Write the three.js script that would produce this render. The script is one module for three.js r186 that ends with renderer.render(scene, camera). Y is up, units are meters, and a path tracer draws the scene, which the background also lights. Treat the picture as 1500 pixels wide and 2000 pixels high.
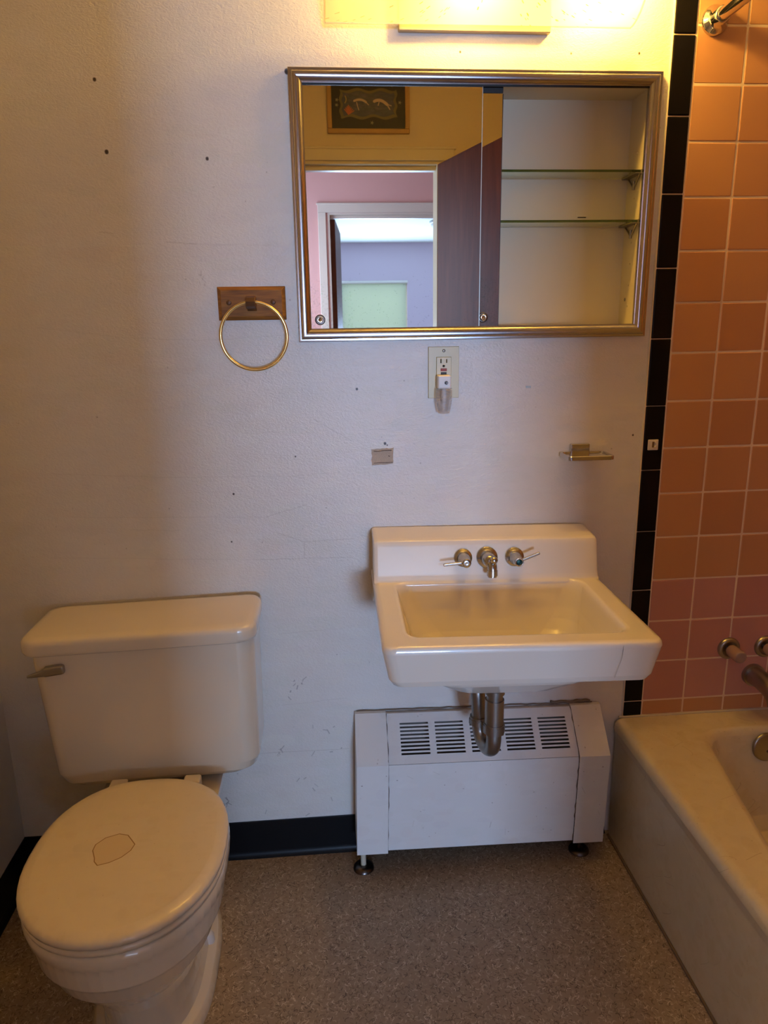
import * as THREE from 'three';
import { mergeGeometries } from 'three/addons/utils/BufferGeometryUtils.js';
import { RoundedBoxGeometry } from 'three/addons/geometries/RoundedBoxGeometry.js';
import { RectAreaLightUniformsLib } from 'three/addons/lights/RectAreaLightUniformsLib.js';

// ---------------------------------------------------------------- camera, sky, daylight, exposure
const scene = new THREE.Scene();
const renderer = new THREE.WebGLRenderer({ antialias: true });
renderer.toneMapping = THREE.LinearToneMapping;
renderer.toneMappingExposure = 1.1;
renderer.shadowMap.enabled = true;
RectAreaLightUniformsLib.init();

const camera = new THREE.PerspectiveCamera(2 * Math.atan(1000 / 1390) * 180 / Math.PI, 0.75, 0.02, 60);
camera.position.set(0.0008, 1.3241, 1.6052);
camera.rotation.set(-0.2494, -0.0804, -0.0164, 'YXZ');
scene.add(camera);

scene.background = new THREE.Color().setRGB(3.2, 3.7, 3.9);          // overcast sky beyond the bedroom window

// daylight entering under the half drawn blind of the bedroom window
const daylight = new THREE.RectAreaLight(new THREE.Color().setRGB(0.48, 0.72, 1.18), 118, 0.86, 0.62);
daylight.position.set(0.68, 1.0, 7.86);
daylight.lookAt(0.68, 1.0, 0);
scene.add(daylight);
// added lights at two unseen, made-up windows: soften the wall gradient, brighten the hall
const addedDaylight2 = new THREE.RectAreaLight(new THREE.Color().setRGB(0.50, 0.73, 1.16), 12, 0.86, 0.62);
addedDaylight2.position.set(2.1, 1.0, 7.86); addedDaylight2.lookAt(2.1, 1.0, 0); scene.add(addedDaylight2);
const addedDaylight3 = new THREE.RectAreaLight(new THREE.Color().setRGB(0.50, 0.73, 1.16), 9, 0.9, 1.1);
addedDaylight3.position.set(-0.59, 1.45, 2.62); addedDaylight3.lookAt(3, 1.45, 2.62); scene.add(addedDaylight3);

// ---------------------------------------------------------------- helpers
let seed = 20477;
const rnd = () => { seed = (seed * 1664525 + 1013904223) >>> 0; return seed / 4294967296; };
const rr = (a, b) => a + (b - a) * rnd();
const V = (x, y, z) => new THREE.Vector3(x, y, z);
const taken = {};
function numbered(n) { taken[n] = (taken[n] ?? -1) + 1; return taken[n] ? `${n}_${String(taken[n]).padStart(3, '0')}` : n; }
function mesh(name, geo, mat, parent) {
  const m = new THREE.Mesh(geo, mat); m.castShadow = true; m.receiveShadow = true;
  m.name = parent === scene ? numbered(name) : name; parent.add(m); return m;
}
function tag(o, label, category, group) { o.userData.label = label; o.userData.category = category; if (group) o.userData.group = group; return o; }
function thing(name, label, category, pos = [0, 0, 0], group) {
  const g = new THREE.Group(); g.name = numbered(name); g.position.set(...pos); scene.add(g); return tag(g, label, category, group);
}
function struct(name, geo, mat, label, category) {
  const m = mesh(name, geo, mat, scene); m.userData.kind = 'structure';
  if (label) tag(m, label, category); return m;
}
const merge = (...g) => mergeGeometries(g.flat().map(x => {
  const y = x.index ? x.toNonIndexed() : x;
  for (const k of Object.keys(y.attributes)) if (!['position', 'normal', 'uv'].includes(k)) y.deleteAttribute(k);
  if (!y.attributes.normal) y.computeVertexNormals();
  if (!y.attributes.uv) y.setAttribute('uv', new THREE.BufferAttribute(new Float32Array(y.attributes.position.count * 2), 2));
  y.clearGroups(); return y;
}), false);
const box = (x0, x1, y0, y1, z0, z1) => new THREE.BoxGeometry(x1 - x0, y1 - y0, z1 - z0).translate((x0 + x1) / 2, (y0 + y1) / 2, (z0 + z1) / 2);
const rbox = (x0, x1, y0, y1, z0, z1, r = 0.003, s = 2) => new RoundedBoxGeometry(x1 - x0, y1 - y0, z1 - z0, s, Math.min(r, (x1 - x0) / 2.01, (y1 - y0) / 2.01, (z1 - z0) / 2.01)).translate((x0 + x1) / 2, (y0 + y1) / 2, (z0 + z1) / 2);
function boxUV(g0, s = 1) {                                            // uv in metres from the axis each face points along
  const g = g0.index ? g0.toNonIndexed() : g0;
  if (!g.attributes.normal) g.computeVertexNormals();
  const p = g.attributes.position, uv = new Float32Array(p.count * 2), a = V(), b = V(), c = V();
  for (let i = 0; i < p.count; i += 3) {
    a.fromBufferAttribute(p, i); b.fromBufferAttribute(p, i + 1); c.fromBufferAttribute(p, i + 2);
    const n = b.clone().sub(a).cross(c.clone().sub(a)), ax = Math.abs(n.x), ay = Math.abs(n.y), az = Math.abs(n.z);
    [a, b, c].forEach((q, k) => {
      const [u, v] = ay >= ax && ay >= az ? [q.x, q.z] : ax >= az ? [q.z, q.y] : [q.x, q.y];
      uv[(i + k) * 2] = u * s; uv[(i + k) * 2 + 1] = v * s;
    });
  }
  g.setAttribute('uv', new THREE.BufferAttribute(uv, 2)); return g;
}
function creased(g0, angle) {                                           // smooth normals, weighted by area, broken at edges sharper than angle
  const g = g0.index ? g0.toNonIndexed() : g0, p = g.attributes.position, n = p.count / 3, fn = [], fu = [], at = new Map(), keys = [];
  const a = V(), b = V(), c = V(), lim = Math.cos(angle);
  for (let f = 0; f < n; f++) {
    a.fromBufferAttribute(p, 3 * f); b.fromBufferAttribute(p, 3 * f + 1); c.fromBufferAttribute(p, 3 * f + 2);
    const w = b.clone().sub(a).cross(c.clone().sub(a)); fn.push(w); fu.push(w.clone().normalize());
    [a, b, c].forEach((q, k) => { const key = `${Math.round(q.x * 2e5)},${Math.round(q.y * 2e5)},${Math.round(q.z * 2e5)}`; keys[3 * f + k] = key; const l = at.get(key); l ? l.push(f) : at.set(key, [f]); });
  }
  const out = new Float32Array(p.count * 3), s = V();
  for (let i = 0; i < p.count; i++) {
    const f = Math.floor(i / 3); s.set(0, 0, 0);
    for (const o of at.get(keys[i])) if (fu[o].dot(fu[f]) >= lim - 1e-6) s.add(fn[o]);
    if (s.lengthSq() < 1e-30) s.copy(fu[f]); s.normalize(); out[3 * i] = s.x; out[3 * i + 1] = s.y; out[3 * i + 2] = s.z;
  }
  g.setAttribute('normal', new THREE.BufferAttribute(out, 3)); return g;
}
const mid = (a, b, t) => [a[0] + (b[0] - a[0]) * t, a[1] + (b[1] - a[1]) * t, a[2] + (b[2] - a[2]) * t];
function held(list, len, lerp, wrap) {                                  // extra loops beside the ends of long spans keep flat faces flat
  const out = [];
  for (let i = 0; i < list.length; i++) {
    out.push(list[i]);
    if (i + 1 === list.length && !wrap) break;
    const b = list[(i + 1) % list.length], d = len(list[i], b);
    if (d > 0.02) { const t = 0.0025 / d; out.push(lerp(list[i], b, t), lerp(list[i], b, 1 - t)); }
  }
  return out;
}
function planarXZ(g) { const p = g.attributes.position, u = g.attributes.uv; for (let i = 0; i < p.count; i++) u.setXY(i, p.getX(i), p.getZ(i)); return g; }
function loft(rings, { cap0 = true, cap1 = true, crease = 0.7, closed = true, hold = true } = {}) {
  if (hold) {
    const dist = (a, b) => Math.hypot(a[0] - b[0], a[1] - b[1], a[2] - b[2]);
    rings = held(rings, (a, b) => Math.max(...a.map((p, i) => dist(p, b[i]))), (a, b, t) => a.map((p, i) => mid(p, b[i], t)), false);
    const cols = rings[0].map((_, i) => rings.map(q => q[i]));
    const cc = held(cols, (a, b) => Math.max(...a.map((p, i) => dist(p, b[i]))), (a, b, t) => a.map((p, i) => mid(p, b[i], t)), closed);
    rings = rings.map((_, j) => cc.map(c => c[j]));
  }
  const n = rings[0].length, pos = [], idx = [];
  for (const r of rings) for (const p of r) pos.push(...p);
  for (let j = 0; j + 1 < rings.length; j++) for (let i = 0; i < (closed ? n : n - 1); i++) {
    const a = j * n + i, b = j * n + (i + 1) % n, c = a + n, d = b + n;
    idx.push(a, b, c, b, d, c);
  }
  const cap = (j, flip) => {
    const c = [0, 0, 0]; for (const p of rings[j]) for (let k = 0; k < 3; k++) c[k] += p[k] / n;
    const ci = pos.length / 3; pos.push(...c);
    for (let i = 0; i < n; i++) { const a = j * n + i, b = j * n + (i + 1) % n; flip ? idx.push(ci, b, a) : idx.push(ci, a, b); }
  };
  if (cap0) cap(0, true); if (cap1) cap(rings.length - 1, false);
  const g = new THREE.BufferGeometry();
  g.setAttribute('position', new THREE.Float32BufferAttribute(pos, 3)); g.setIndex(idx);
  const out = creased(g, crease);
  return boxUV(out);
}
function rrect(cx, cz, hw, hd, r, y, k = 6) {
  const o = [], cs = [[1, -1], [-1, -1], [-1, 1], [1, 1]];
  cs.forEach(([sx, sz], q) => {
    for (let i = 0; i <= k; i++) { const t = (q + i / k) * Math.PI / 2; o.push([cx + sx * (hw - r) + r * Math.cos(t), y, cz + sz * (hd - r) - r * Math.sin(t)]); }
  });
  return o;
}
function rpoly(pts, r, y, k = 8) {                                     // plan polygon, anticlockwise from above, corners rounded
  const o = [], n = pts.length;
  pts.forEach((p, i) => {
    const P = new THREE.Vector2(...p), A = new THREE.Vector2(...pts[(i + n - 1) % n]), B = new THREE.Vector2(...pts[(i + 1) % n]);
    const rad = Array.isArray(r) ? r[i] : r;
    const p1 = P.clone().add(A.sub(P).setLength(rad)), p2 = P.clone().add(B.sub(P).setLength(rad));
    for (let j = 0; j <= k; j++) { const t = j / k, u = 1 - t; o.push([u * u * p1.x + 2 * u * t * P.x + t * t * p2.x, y, u * u * p1.y + 2 * u * t * P.y + t * t * p2.y]); }
  });
  return o;
}
function egg(cx, zc, hw, db, df, y, pb = 2.3, pf = 2, n = 56) {
  const o = [], e = (v, p) => Math.sign(v) * Math.abs(v) ** (2 / p);
  for (let i = 0; i < n; i++) {
    const t = i / n * Math.PI * 2, c = Math.cos(t), s = Math.sin(t), p = s > 0 ? pb : pf;
    o.push([cx + hw * e(c, p), y, zc - (s > 0 ? db : df) * e(s, p)]);
  }
  return o;
}
const lathe = (prof, seg = 32) => new THREE.LatheGeometry(prof.map(p => new THREE.Vector2(Math.max(p[0], 0.00001), p[1])), seg);
const latheZ = (prof, seg = 32) => lathe(prof, seg).rotateX(Math.PI / 2);       // axis +y becomes +z
const tube = (pts, r, seg = 40, rad = 14) => new THREE.TubeGeometry(new THREE.CatmullRomCurve3(pts.map(p => V(...p)), false, 'centripetal'), seg, r, rad, false);
const rod = (a, b, r, seg = 18) => {
  const A = V(...a), B = V(...b), d = B.clone().sub(A), g = new THREE.CylinderGeometry(r, r, d.length(), seg);
  g.applyQuaternion(new THREE.Quaternion().setFromUnitVectors(V(0, 1, 0), d.clone().normalize()));
  return g.translate(...A.add(B).multiplyScalar(0.5).toArray());
};
function extrudeX(profile, x0, x1, bevel = 0, crease = 0.6) {           // profile of [z, y], swept along x
  const s = new THREE.Shape(profile.map(([z, y]) => new THREE.Vector2(-z, y)));
  const g = new THREE.ExtrudeGeometry(s, { depth: x1 - x0 - 2 * bevel, bevelEnabled: bevel > 0, bevelSize: bevel, bevelThickness: bevel, bevelOffset: -bevel, bevelSegments: 3, curveSegments: 8 });
  g.translate(0, 0, bevel).rotateY(Math.PI / 2).translate(x0, 0, 0);
  return boxUV(creased(g, crease));
}
function loftX(profile, radii, x0, x1, e) {                             // profile of [z, y] with rounded corners, swept along x, ends rounded by e
  const P = rpoly(profile, radii, 0, 3).map(p => [p[0], p[2]]), c = [0, 0]; P.forEach(p => { c[0] += p[0] / P.length; c[1] += p[1] / P.length; });
  const ring = (x, i) => P.map(([z, y]) => { const d = Math.hypot(z - c[0], y - c[1]) || 1; return [x, y - (y - c[1]) / d * i, z - (z - c[0]) / d * i]; });
  return loft([ring(x0, e), ring(x0 + e * 0.12, e * 0.5), ring(x0 + e * 0.4, e * 0.2), ring(x0 + e, 0), ring(x1 - e, 0), ring(x1 - e * 0.4, e * 0.2), ring(x1 - e * 0.12, e * 0.5), ring(x1, e)], { crease: 0.8 });
}
function wallShape(x0, x1, y0, y1, holes) {
  const s = new THREE.Shape([V(x0, y0), V(x1, y0), V(x1, y1), V(x0, y1)].map(v => new THREE.Vector2(v.x, v.y)));
  for (const [a, b, c, d] of holes) s.holes.push(new THREE.Path([[a, c], [a, d], [b, d], [b, c]].map(p => new THREE.Vector2(...p))));
  return s;
}
const wallZ = (x0, x1, y0, y1, z0, z1, holes = []) => new THREE.ExtrudeGeometry(wallShape(x0, x1, y0, y1, holes), { depth: z1 - z0, bevelEnabled: false }).translate(0, 0, z0);

// ---------------------------------------------------------------- textures
function hash(x, y, s) { let h = (x * 374761393 + y * 668265263 + s * 1442695041) | 0; h = Math.imul(h ^ (h >>> 13), 1274126177); return ((h ^ (h >>> 16)) >>> 0) / 4294967296; }
function vnoise(x, y, px, py, s) {
  const xi = Math.floor(x), yi = Math.floor(y), fx = x - xi, fy = y - yi, u = fx * fx * (3 - 2 * fx), v = fy * fy * (3 - 2 * fy);
  const w = (a, b) => hash(((a % px) + px) % px, ((b % py) + py) % py, s);
  return (w(xi, yi) * (1 - u) + w(xi + 1, yi) * u) * (1 - v) + (w(xi, yi + 1) * (1 - u) + w(xi + 1, yi + 1) * u) * v;
}
function dataTex(n, fn, srgb) {
  const d = new Uint8Array(n * n * 4);
  for (let y = 0; y < n; y++) for (let x = 0; x < n; x++) {
    const c = fn(x / n, y / n), i = (y * n + x) * 4;
    for (let k = 0; k < 3; k++) d[i + k] = Math.max(0, Math.min(255, (Array.isArray(c) ? c[k] : c) * 255));
    d[i + 3] = 255;
  }
  const t = new THREE.DataTexture(d, n, n); t.magFilter = THREE.LinearFilter; t.minFilter = THREE.LinearFilter;
  t.wrapS = t.wrapT = THREE.RepeatWrapping; if (srgb) t.colorSpace = THREE.SRGBColorSpace; t.needsUpdate = true; return t;
}
function canvasTex(w, h, draw, srgb = true) {
  const c = document.createElement('canvas'); c.width = w; c.height = h; draw(c.getContext('2d'), w, h);
  const t = new THREE.CanvasTexture(c); t.wrapS = t.wrapT = THREE.RepeatWrapping; if (srgb) t.colorSpace = THREE.SRGBColorSpace; return t;
}
const fit = (t, x0, y0, w, h) => { t.repeat.set(1 / w, 1 / h); t.offset.set(-x0 / w, -y0 / h); return t; };
const tiled = (t, m) => { const c = t.clone(); c.needsUpdate = true; c.repeat.set(1 / m, 1 / m); return c; };

// roller painted plaster: fine horizontal weave under orange peel
const plasterBump = dataTex(512, (u, v) => 0.45 * vnoise(u * 100, v * 190, 100, 190, 3) + 0.35 * vnoise(u * 48, v * 56, 48, 56, 5) + 0.2 * vnoise(u * 12, v * 14, 12, 14, 7));
// mottled old paint with its nail holes, hairlines and scuffs, on the wall's own metres
const WX = -0.9, WW = 2.44, WY = 0, WH = 2.44;
const wallColor = canvasTex(2048, 2048, (c, w, h) => {
  c.fillStyle = '#dcd8d1'; c.fillRect(0, 0, w, h);
  const X = x => (x - WX) / WW * w, Y = y => h - (y - WY) / WH * h;
  for (let i = 0; i < 5200; i++) {
    const g = rnd(); c.fillStyle = g < 0.5 ? `rgba(205,198,186,${rr(0.03, 0.10)})` : `rgba(232,230,226,${rr(0.03, 0.10)})`;
    c.beginPath(); c.ellipse(rr(0, w), rr(0, h), rr(6, 46), rr(3, 18), 0, 0, 7); c.fill();
  }
  const line = (pts, col, lw) => { c.strokeStyle = col; c.lineWidth = lw; c.beginPath(); pts.forEach((p, i) => i ? c.lineTo(X(p[0]), Y(p[1])) : c.moveTo(X(p[0]), Y(p[1]))); c.stroke(); };
  const wob = (x0, y0, x1, y1, col, lw) => { const p = []; for (let i = 0; i <= 14; i++) p.push([x0 + (x1 - x0) * i / 14, y0 + (y1 - y0) * i / 14 + rr(-0.0012, 0.0012)]); line(p, col, lw); };
  const hair = 'rgba(110,98,88,0.17)', pale = 'rgba(120,110,100,0.10)';
  wob(-0.45, 1.531, -0.42, 1.527, hair, 1.4); wob(-0.315, 1.511, -0.252, 1.505, hair, 1.6); wob(-0.252, 1.505, -0.099, 1.503, pale, 1.2);
  wob(-0.60, 1.342, -0.412, 1.318, pale, 1); wob(-0.412, 1.318, -0.262, 1.310, pale, 1.3); wob(-0.262, 1.310, -0.076, 1.318, pale, 1.2);
  wob(-0.024, 1.133, 0.063, 1.082, hair, 1.3); wob(-0.608, 1.029, -0.354, 1.012, pale, 1.2); wob(-0.354, 1.012, -0.091, 1.006, pale, 1.2); wob(-0.091, 1.006, 0.03, 1.012, pale, 1.2);
  wob(-0.576, 0.928, -0.142, 0.912, pale, 1.2); wob(-0.142, 0.912, -0.047, 0.939, hair, 1.2); wob(-0.45, 0.893, -0.342, 0.887, pale, 1.2);
  wob(-0.121, 0.874, -0.057, 0.849, hair, 1.3); wob(-0.057, 0.849, 0.057, 0.852, hair, 1.2); wob(-0.057, 0.849, -0.06, 0.81, hair, 1.2);
  wob(-0.633, 0.834, -0.172, 0.81, pale, 1.2); wob(-0.172, 0.81, 0.056, 0.807, hair, 1.2); wob(-0.13, 0.62, 0.03, 0.628, pale, 1.2); wob(-0.13, 0.43, 0.03, 0.44, pale, 1.2); wob(-0.2, 0.30, 0.03, 0.297, hair, 1.2);
  c.fillStyle = 'rgba(48,36,28,0.9)';
  for (const [x, y, r] of [[-0.426, 1.811, 2.6], [-0.417, 1.681, 3], [-0.219, 1.669, 2.4], [0.074, 1.199, 2], [-0.213, 0.969, 1.8], [-0.225, 0.856, 1.4], [-0.069, 1.051, 1.4], [0.135, 1.075, 2.4], [0.14, 1.071, 1.2], [0.718, 1.078, 1.6], [-0.05, 1.829, 4], [0.674, 1.87, 1.8], [0.30, 1.868, 1.6], [0.53, 1.868, 1.4]]) { c.beginPath(); c.ellipse(X(x), Y(y), r, r * 1.15, 0, 0, 7); c.fill(); }
  const scuff = (x, y, n, s, col) => { for (let i = 0; i < n; i++) { c.strokeStyle = col; c.lineWidth = rr(0.8, 2.4); c.beginPath(); const a = X(x + rr(-s, s)), b = Y(y + rr(-s, s)); c.moveTo(a, b); c.lineTo(a + rr(-9, 9), b + rr(-12, 12)); c.stroke(); } };
  scuff(-0.245, 1.432, 7, 0.013, 'rgba(92,80,72,0.13)');
  scuff(-0.279, 0.165, 7, 0.012, 'rgba(70,60,60,0.35)'); scuff(-0.10, 0.47, 8, 0.03, 'rgba(90,84,84,0.4)'); scuff(-0.02, 0.33, 7, 0.04, 'rgba(90,84,84,0.35)'); scuff(-0.1, 0.15, 10, 0.09, 'rgba(90,84,84,0.3)');
  scuff(-0.145, 0.30, 6, 0.01, 'rgba(110,104,104,0.4)');
  for (let i = 0; i < 240; i++) { c.fillStyle = `rgba(80,68,58,${rr(0.1, 0.4)})`; c.fillRect(rr(0, w), rr(0, h), rr(1, 2.6), rr(1, 2.6)); }
});
fit(wallColor, WX, WY, WW, WH);
// sheet flooring: brown ground full of small pale and dark worm shaped flecks
const floorColor = canvasTex(1024, 1024, (c, w) => {
  c.fillStyle = '#9c8870'; c.fillRect(0, 0, w, w);
  const fleck = (col, lw, len) => {
    const x = rr(0, w), y = rr(0, w), a = rr(0, 6.3), k = rr(-1.6, 1.6);
    c.strokeStyle = col; c.lineWidth = lw; c.lineCap = 'round';
    for (const ox of [0, -w, w]) for (const oy of [0, -w, w]) {
      if (x + ox < -40 || x + ox > w + 40 || y + oy < -40 || y + oy > w + 40) continue;
      c.beginPath(); c.moveTo(x + ox, y + oy);
      c.quadraticCurveTo(x + ox + Math.cos(a) * len * 0.6, y + oy + Math.sin(a) * len * 0.6, x + ox + Math.cos(a + k) * len, y + oy + Math.sin(a + k) * len); c.stroke();
    }
  };
  for (let i = 0; i < 5200; i++) fleck(['#7d6a54', '#8a765e', '#b09b81', '#a6927a'][i % 4], rr(2, 5), rr(4, 16));
  for (let i = 0; i < 4200; i++) fleck(['#cdbca2', '#d8c9b2', '#6a5743', '#574535', '#bfae95'][i % 5], rr(1, 2.6), rr(5, 20));
});
const floorMap = tiled(floorColor, 0.55);
const woodTex = (dark, light, n, k) => dataTex(512, (u, v) => {
  const warp = 0.09 * vnoise(u * 3, v * 2, 3, 2, k), g = vnoise((u + warp) * n, v * 5, n, 5, k + 1) * 0.6 + vnoise(u * n * 4, v * 9, n * 4, 9, k + 2) * 0.4;
  return [0, 1, 2].map(i => dark[i] + (light[i] - dark[i]) * g);
}, true);
const darkWood = woodTex([0.33, 0.16, 0.09], [0.42, 0.225, 0.13], 26, 11);
const oakTex = woodTex([0.42, 0.25, 0.06], [0.66, 0.44, 0.14], 30, 31);
const grimeTex = canvasTex(1024, 1024, (c, w, h) => {                   // enamel of the bath: rubbed stains, speckles and scratches
  c.fillStyle = '#cfc3a8'; c.fillRect(0, 0, w, h);
  for (let i = 0; i < 1500; i++) { c.fillStyle = rnd() < 0.55 ? `rgba(176,150,98,${rr(0.02, 0.09)})` : `rgba(222,214,196,${rr(0.03, 0.10)})`; c.beginPath(); c.ellipse(rr(0, w), rr(0, h), rr(4, 40), rr(4, 22), rr(0, 3), 0, 7); c.fill(); }
  for (let i = 0; i < 420; i++) { c.fillStyle = `rgba(84,62,34,${rr(0.08, 0.32)})`; c.fillRect(rr(0, w), rr(0, h), rr(1, 4), rr(1, 3)); }
  for (let i = 0; i < 40; i++) { c.strokeStyle = `rgba(90,64,30,${rr(0.12, 0.32)})`; c.lineWidth = rr(0.8, 2); const x = rr(0, w), y = rr(0, h), a = rr(0, 6.3); c.beginPath(); c.moveTo(x, y); c.quadraticCurveTo(x + rr(0, 30), y + rr(-14, 14), x + 60 * Math.cos(a), y + 60 * Math.sin(a)); c.stroke(); }
});
const enamelPaint = canvasTex(1024, 1024, (c, w, h) => {                // chipped gloss paint of the radiator cover, one metre a side
  c.fillStyle = '#dcdad6'; c.fillRect(0, 0, w, h);
  for (let i = 0; i < 900; i++) { c.fillStyle = rnd() < 0.5 ? `rgba(200,194,186,${rr(0.03, 0.12)})` : `rgba(236,235,233,${rr(0.04, 0.12)})`; c.beginPath(); c.ellipse(rr(0, w), rr(0, h), rr(3, 30), rr(3, 16), 0, 0, 7); c.fill(); }
  for (let i = 0; i < 260; i++) { c.fillStyle = `rgba(74,58,48,${rr(0.15, 0.6)})`; c.beginPath(); c.ellipse(rr(0, w), rr(0, h), rr(0.5, 1.9), rr(0.5, 1.5), 0, 0, 7); c.fill(); }
  for (let i = 0; i < 60; i++) { c.strokeStyle = `rgba(110,96,86,${rr(0.1, 0.3)})`; c.lineWidth = rr(0.6, 1.4); const x = rr(0, w), y = rr(0, h); c.beginPath(); c.moveTo(x, y); c.lineTo(x + rr(-20, 20), y + rr(-20, 20)); c.stroke(); }
});
const tileBump = dataTex(256, (u, v) => 0.6 * vnoise(u * 7, v * 7, 7, 7, 41) + 0.4 * vnoise(u * 70, v * 70, 70, 70, 43));

// ---------------------------------------------------------------- materials
const std = (o) => new THREE.MeshStandardMaterial(o), phy = (o) => new THREE.MeshPhysicalMaterial(o);
const rgb = (r, g, b) => new THREE.Color().setRGB(r, g, b);
const M = {
  wall: std({ color: 0xffffff, map: wallColor, roughness: 0.38, bumpMap: tiled(plasterBump, 0.24), bumpScale: 0.0006 }),
  paint: std({ color: '#dcd8d1', roughness: 0.5, bumpMap: tiled(plasterBump, 0.24), bumpScale: 0.0004 }),
  cream: std({ color: '#d3c19a', roughness: 0.5 }),
  ceiling: std({ color: '#e6dfd0', roughness: 0.8 }),
  pinkWall: std({ color: '#cf9d97', roughness: 0.6 }),
  lilacWall: std({ color: '#d3c4cf', roughness: 0.6 }),
  bedCeil: std({ color: '#dfe2d8', roughness: 0.8 }),
  hallFloor: std({ color: '#5b4634', roughness: 0.5 }),
  carpet: std({ color: '#8a8177', roughness: 0.95 }),
  floor: std({ map: floorMap, roughness: 0.42 }),
  grout: std({ color: '#e6cfb6', roughness: 0.8 }),
  caulk: std({ color: '#c4bba8', roughness: 0.7 }),
  black: phy({ color: rgb(0.006, 0.005, 0.006), roughness: 0.22, specularIntensity: 0.28 }),
  vinyl: phy({ color: rgb(0.006, 0.006, 0.007), roughness: 0.4, specularIntensity: 0.35 }),
  porcelain: phy({ color: '#e3dbcd', roughness: 0.3, clearcoat: 1, clearcoatRoughness: 0.06 }),
  china: phy({ color: '#dbcfba', roughness: 0.3, clearcoat: 1, clearcoatRoughness: 0.08 }),
  plasticSeat: phy({ color: '#dccdb3', roughness: 0.35, clearcoat: 0.5, clearcoatRoughness: 0.2 }),
  tub: phy({ map: tiled(grimeTex, 0.7), roughness: 0.4, clearcoat: 0.5, clearcoatRoughness: 0.25 }),
  chrome: std({ color: rgb(0.62, 0.61, 0.62), metalness: 1, roughness: 0.12 }),
  frameChrome: std({ color: rgb(0.52, 0.49, 0.49), metalness: 1, roughness: 0.17 }),
  dullChrome: std({ color: rgb(0.36, 0.34, 0.31), metalness: 1, roughness: 0.34 }),
  pipe: std({ color: rgb(0.34, 0.33, 0.31), metalness: 1, roughness: 0.36 }),
  oldPipe: std({ color: '#c5baa3', roughness: 0.6 }),
  bronze: std({ color: rgb(0.12, 0.10, 0.09), metalness: 1, roughness: 0.28 }),
  brass: std({ color: rgb(0.83, 0.62, 0.26), metalness: 1, roughness: 0.2 }),
  mirror: std({ color: rgb(0.80, 0.80, 0.78), metalness: 1, roughness: 0.012 }),
  cabinetInside: std({ color: '#d6cdb3', roughness: 0.42 }),
  track: std({ color: '#17130f', roughness: 0.5 }),
  steel: std({ color: rgb(0.35, 0.33, 0.28), metalness: 1, roughness: 0.4 }),
  glassShelf: phy({ color: rgb(0.80, 0.86, 0.72), transmission: 1, roughness: 0.03, thickness: 0.005, ior: 1.5, attenuationColor: rgb(0.55, 0.72, 0.45), attenuationDistance: 0.06 }),
  ivory: std({ color: '#cabf93', roughness: 0.35 }),
  slotShade: std({ color: '#2b221a', roughness: 0.6 }),  // dark brown that paints shade into the outlet slots
  tapMetal: std({ color: rgb(0.44, 0.43, 0.42), metalness: 1, roughness: 0.24 }),
  redButton: std({ color: '#8e2d22', roughness: 0.5 }),
  blackButton: std({ color: '#221c17', roughness: 0.5 }),
  whitePlastic: std({ color: '#e3e1de', roughness: 0.4 }),
  clearPlastic: phy({ color: rgb(0.86, 0.84, 0.82), transmission: 0.85, roughness: 0.35, thickness: 0 }),
  acrylic: phy({ color: rgb(0.62, 0.42, 0.36), transmission: 0.5, roughness: 0.2, thickness: 0.01, ior: 1.49 }),
  radiator: std({ map: enamelPaint, roughness: 0.38 }),
  fins: std({ color: '#8d857b', roughness: 0.5 }),
  oak: std({ map: (() => { const t = tiled(oakTex, 0.16); t.rotation = Math.PI / 2; return t; })(), roughness: 0.62 }),
  oakDark: std({ color: '#5c3a1c', roughness: 0.45 }),
  doorWood: phy({ map: tiled(darkWood, 0.7), roughness: 0.5, specularIntensity: 0.3 }),
  casing: std({ color: '#d3c6a4', roughness: 0.4 }),
  casingHall: std({ color: '#cbbcb0', roughness: 0.45 }),
  blind: phy({ color: rgb(0.70, 0.76, 0.62), transmission: 0.45, roughness: 1, thickness: 0 }),
  pane: phy({ color: 0xffffff, transmission: 1, roughness: 0, thickness: 0 }),
  lampWhite: std({ color: '#e3e0d6', roughness: 0.4 }),
};
const pinkTones = ['#c08a63', '#c38f67', '#bb855f', '#c18c65'].map(c => phy({ color: c, roughness: 0.42, bumpMap: tiled(tileBump, 0.11), bumpScale: 0.00008, clearcoat: 0.3, clearcoatRoughness: 0.3 }));
const roseTones = ['#bf877e', '#bb8279', '#c28c83'].map(c => phy({ color: c, roughness: 0.42, bumpMap: tiled(tileBump, 0.11), bumpScale: 0.00008, clearcoat: 0.3, clearcoatRoughness: 0.3 }));

// ---------------------------------------------------------------- room shell
const CH = 2.4, XL = -0.79, XR = 1.49, ZF = 1.80;
const CX0 = -0.029, CX1 = 0.706, CY0 = 1.324, CY1 = 1.811;              // opening of the cabinet in the wall
const wallBack = struct('wall_back', wallZ(XL - 0.1, XR + 0.1, 0, CH, -0.12, 0, [[CX0 - 0.002, CX1 + 0.002, CY0 - 0.002, CY1 + 0.002]]), M.wall, 'off white painted plaster wall with nail holes and scuffs behind the sink', 'wall');
struct('wall_left', box(XL - 0.1, XL, 0, CH, 0, ZF), M.paint, 'off white painted side wall beside the toilet', 'wall');
const wallRight = struct('wall_right', box(XR, XR + 0.1, 0, CH, 0, ZF), M.paint, 'pink tiled wall along the far side of the bathtub', 'wall');
const DX0 = -0.062, DX1 = 0.548, DH = 2.046;
struct('wall_front', wallZ(XL - 0.1, XR + 0.1, 0, CH, ZF, ZF + 0.06, [[DX0, DX1, -0.0, DH]]), M.cream, 'cream painted wall with the doorway, seen in the cabinet mirror', 'wall');
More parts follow.
